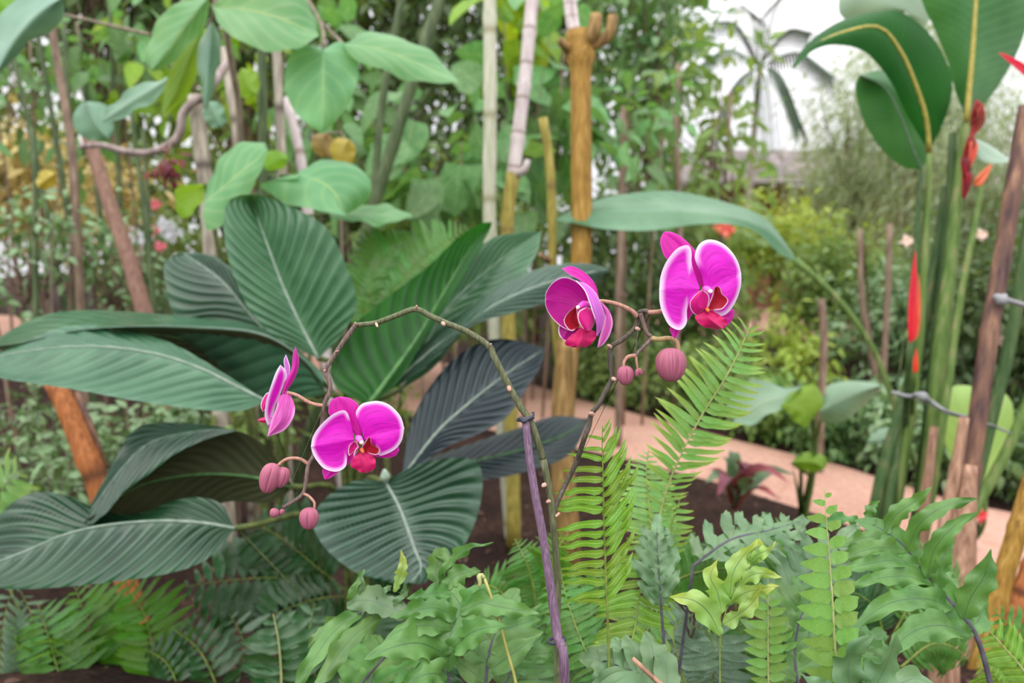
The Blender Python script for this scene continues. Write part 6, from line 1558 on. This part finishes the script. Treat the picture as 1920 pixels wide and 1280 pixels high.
def bud(C, c, rx, ry, d, tilt=0.0, scale=2.91, seam=.0, label=None, parent=None, name='bud'):
    """a closed bud: three sepals meeting in sunken seams"""
    p0 = P(*C(*c), d)
    a, b = rx / scale * d / F, ry / scale * d / F
    nt, ns = 96, 18
    th = np.linspace(0, 2 * np.pi, nt, endpoint=False)
    V, U = [], []
    ax = UPV * math.cos(tilt) + RGT * math.sin(tilt)
    sx = RGT * math.cos(tilt) - UPV * math.sin(tilt)
    sy = np.cross(ax, sx)
    for i in range(ns):
        f = i / (ns - 1)
        h = math.cos(f * math.pi)
        rr = math.sin(f * math.pi) ** .85 * (1 + .12 * h)
        gro = 1 - .2 * np.exp(-((((th - seam) * 3 / (2 * np.pi)) % 1 - .5) / .045) ** 2) * math.sin(f * math.pi) ** .4
        V.append(p0 + ax * b * h * 1.0 + (a * rr * gro * np.cos(th))[:, None] * sx + (a * rr * gro * np.sin(th))[:, None] * sy)
        U.append(np.stack([th / (2 * np.pi), np.full(nt, f)], 1))
    f = []
    for i in range(ns - 1):
        for j in range(nt):
            f.append((i * nt + j, i * nt + (j + 1) % nt, (i + 1) * nt + (j + 1) % nt, (i + 1) * nt + j))
    return OR.part(name, (np.vstack(V), np.array(f), np.vstack(U)), bud_m, parent, label)


bd = bud(C1, (192, 862), 56, 84, .694, tilt=.28, seam=-2.45)
bud(C1, (256, 858), 42, 58, .698, tilt=.3, seam=.2, parent=bd, name='sepal')
bud(C1, (405, 1082), 52, 60, .695, seam=-2.5)
bud(C1, (217, 1052), 27, 25, .699, tilt=.5, seam=.3)
bud(C1, (258, 1046), 13, 17, .699, tilt=.3, label='tiny undeveloped bud')
bud(C2, (889, 845), 92, 103, .697, scale=3.2, seam=-2.35)
bud(C2, (616, 908), 50, 58, .699, scale=3.2, seam=-2.5)
bud(C2, (686, 892), 15, 26, .702, scale=3.2, tilt=.3, label='tiny undeveloped bud')
bud(C2, (707, 885), 12, 22, .702, scale=3.2, tilt=-.4, label='tiny undeveloped bud')


def scar(q, e, r, bract=None):
    w0, w1 = P(*q), P(*e)
    o = OR.part('node_bract', tube_arrays([w0, w0 * .5 + w1 * .5, w1], [r * .75, r * .75, r * .45], 8, 8), scar_m, label='pale cut node')
    return o


for (x0, y0), (x1, y1), r in (((312, 246), (306, 230), .0016), ((446, 236), (454, 258), .0018), ((708, 140), (716, 116), .0015), ((888, 230), (900, 246), .0026), ((1205, 385), (1212, 370), .0014), ((1330, 655), (1335, 685), .003), ((180, 425), (192, 418), .0014), ((108, 545), (98, 552), .0014)):
    scar(c3(x0, y0, .704), c3(x1, y1, .699), r)
for (x0, y0), (x1, y1), r in (((682, 625), (700, 632), .0026), ((528, 738), (512, 726), .0026), ((540, 925), (558, 936), .0026), ((420, 1140), (404, 1134), .0030)):
    scar(c2(x0, y0, .709), c2(x1, y1, .703), r)
scar((1022, 908, .710), (1017, 911, .703), .003)
scar((1032, 938, .712), (1025, 941, .706), .0026)
scar((1048, 962, .716), (1042, 968, .71), .0018)
# strap leaves at the foot, below the frame
for k, (dx, dy) in enumerate(((-.16, -.03), (.17, -.02), (.03, -.2), (-.05, .14))):
    tip = OB + np.array([dx, dy, .05])
    OR.part('leaf', ribbon_arrays([OB, (OB + tip) / 2 + np.array([0, 0, .06]), tip], .06, (0, 0, 1), 'ovate', nv=14, nu=3, fold=.2), fm['dark'])

# the stake and its two ties
sb = base_at(1085, .70)
sv = spline([P(985, 782, .700), P(992, 850, .699), P(1003, 925, .698), P(1019, 1010, .698), P(1033, 1105, .698), P(1045, 1190, .698), P(1060, 1285, .698), sb], 50)
t = Thing('orchid_stake', 'purplish-brown stake tied to the arching orchid stem', 'stake', sb)
t.part('shaft', tube_arrays(sv[::-1], [.0042, .0042, .0046, .0038], 10), stk_m)


def tie(label, c, d, w, tail):
    t = Thing('plant_tie', label, 'tie', P(c[0], c[1], d))
    th = np.linspace(0, 2 * np.pi, 24)
    ring = [P(c[0], c[1], d) + RGT * w * math.cos(a) + FWD * w * .9 * math.sin(a) + UPV * .001 * math.cos(a) for a in th]
    v, f, uv = tube_arrays(ring, .0017, 7)
    t.part('loop', (v, f, uv), tie_m)
    t.part('tail', tube_arrays([P(c[0] + x, c[1] + y, d + z) for x, y, z in tail], [.0018, .0012], 7, 14), tie_m)


tie('black rubber tie holding the arching stem at the top of the stake', (985, 785), .7025, .0072, [(-12, -3, -.008), (-4, 5, -.008), (5, 0, -.008), (14, -5, -.007), (15, -13, -.006)])
tie('black rubber tie around stake and stem near the bottom edge', (1044, 1200), .711, .0078, [(8, 0, -.008), (14, 4, -.008), (12, -6, -.007)])
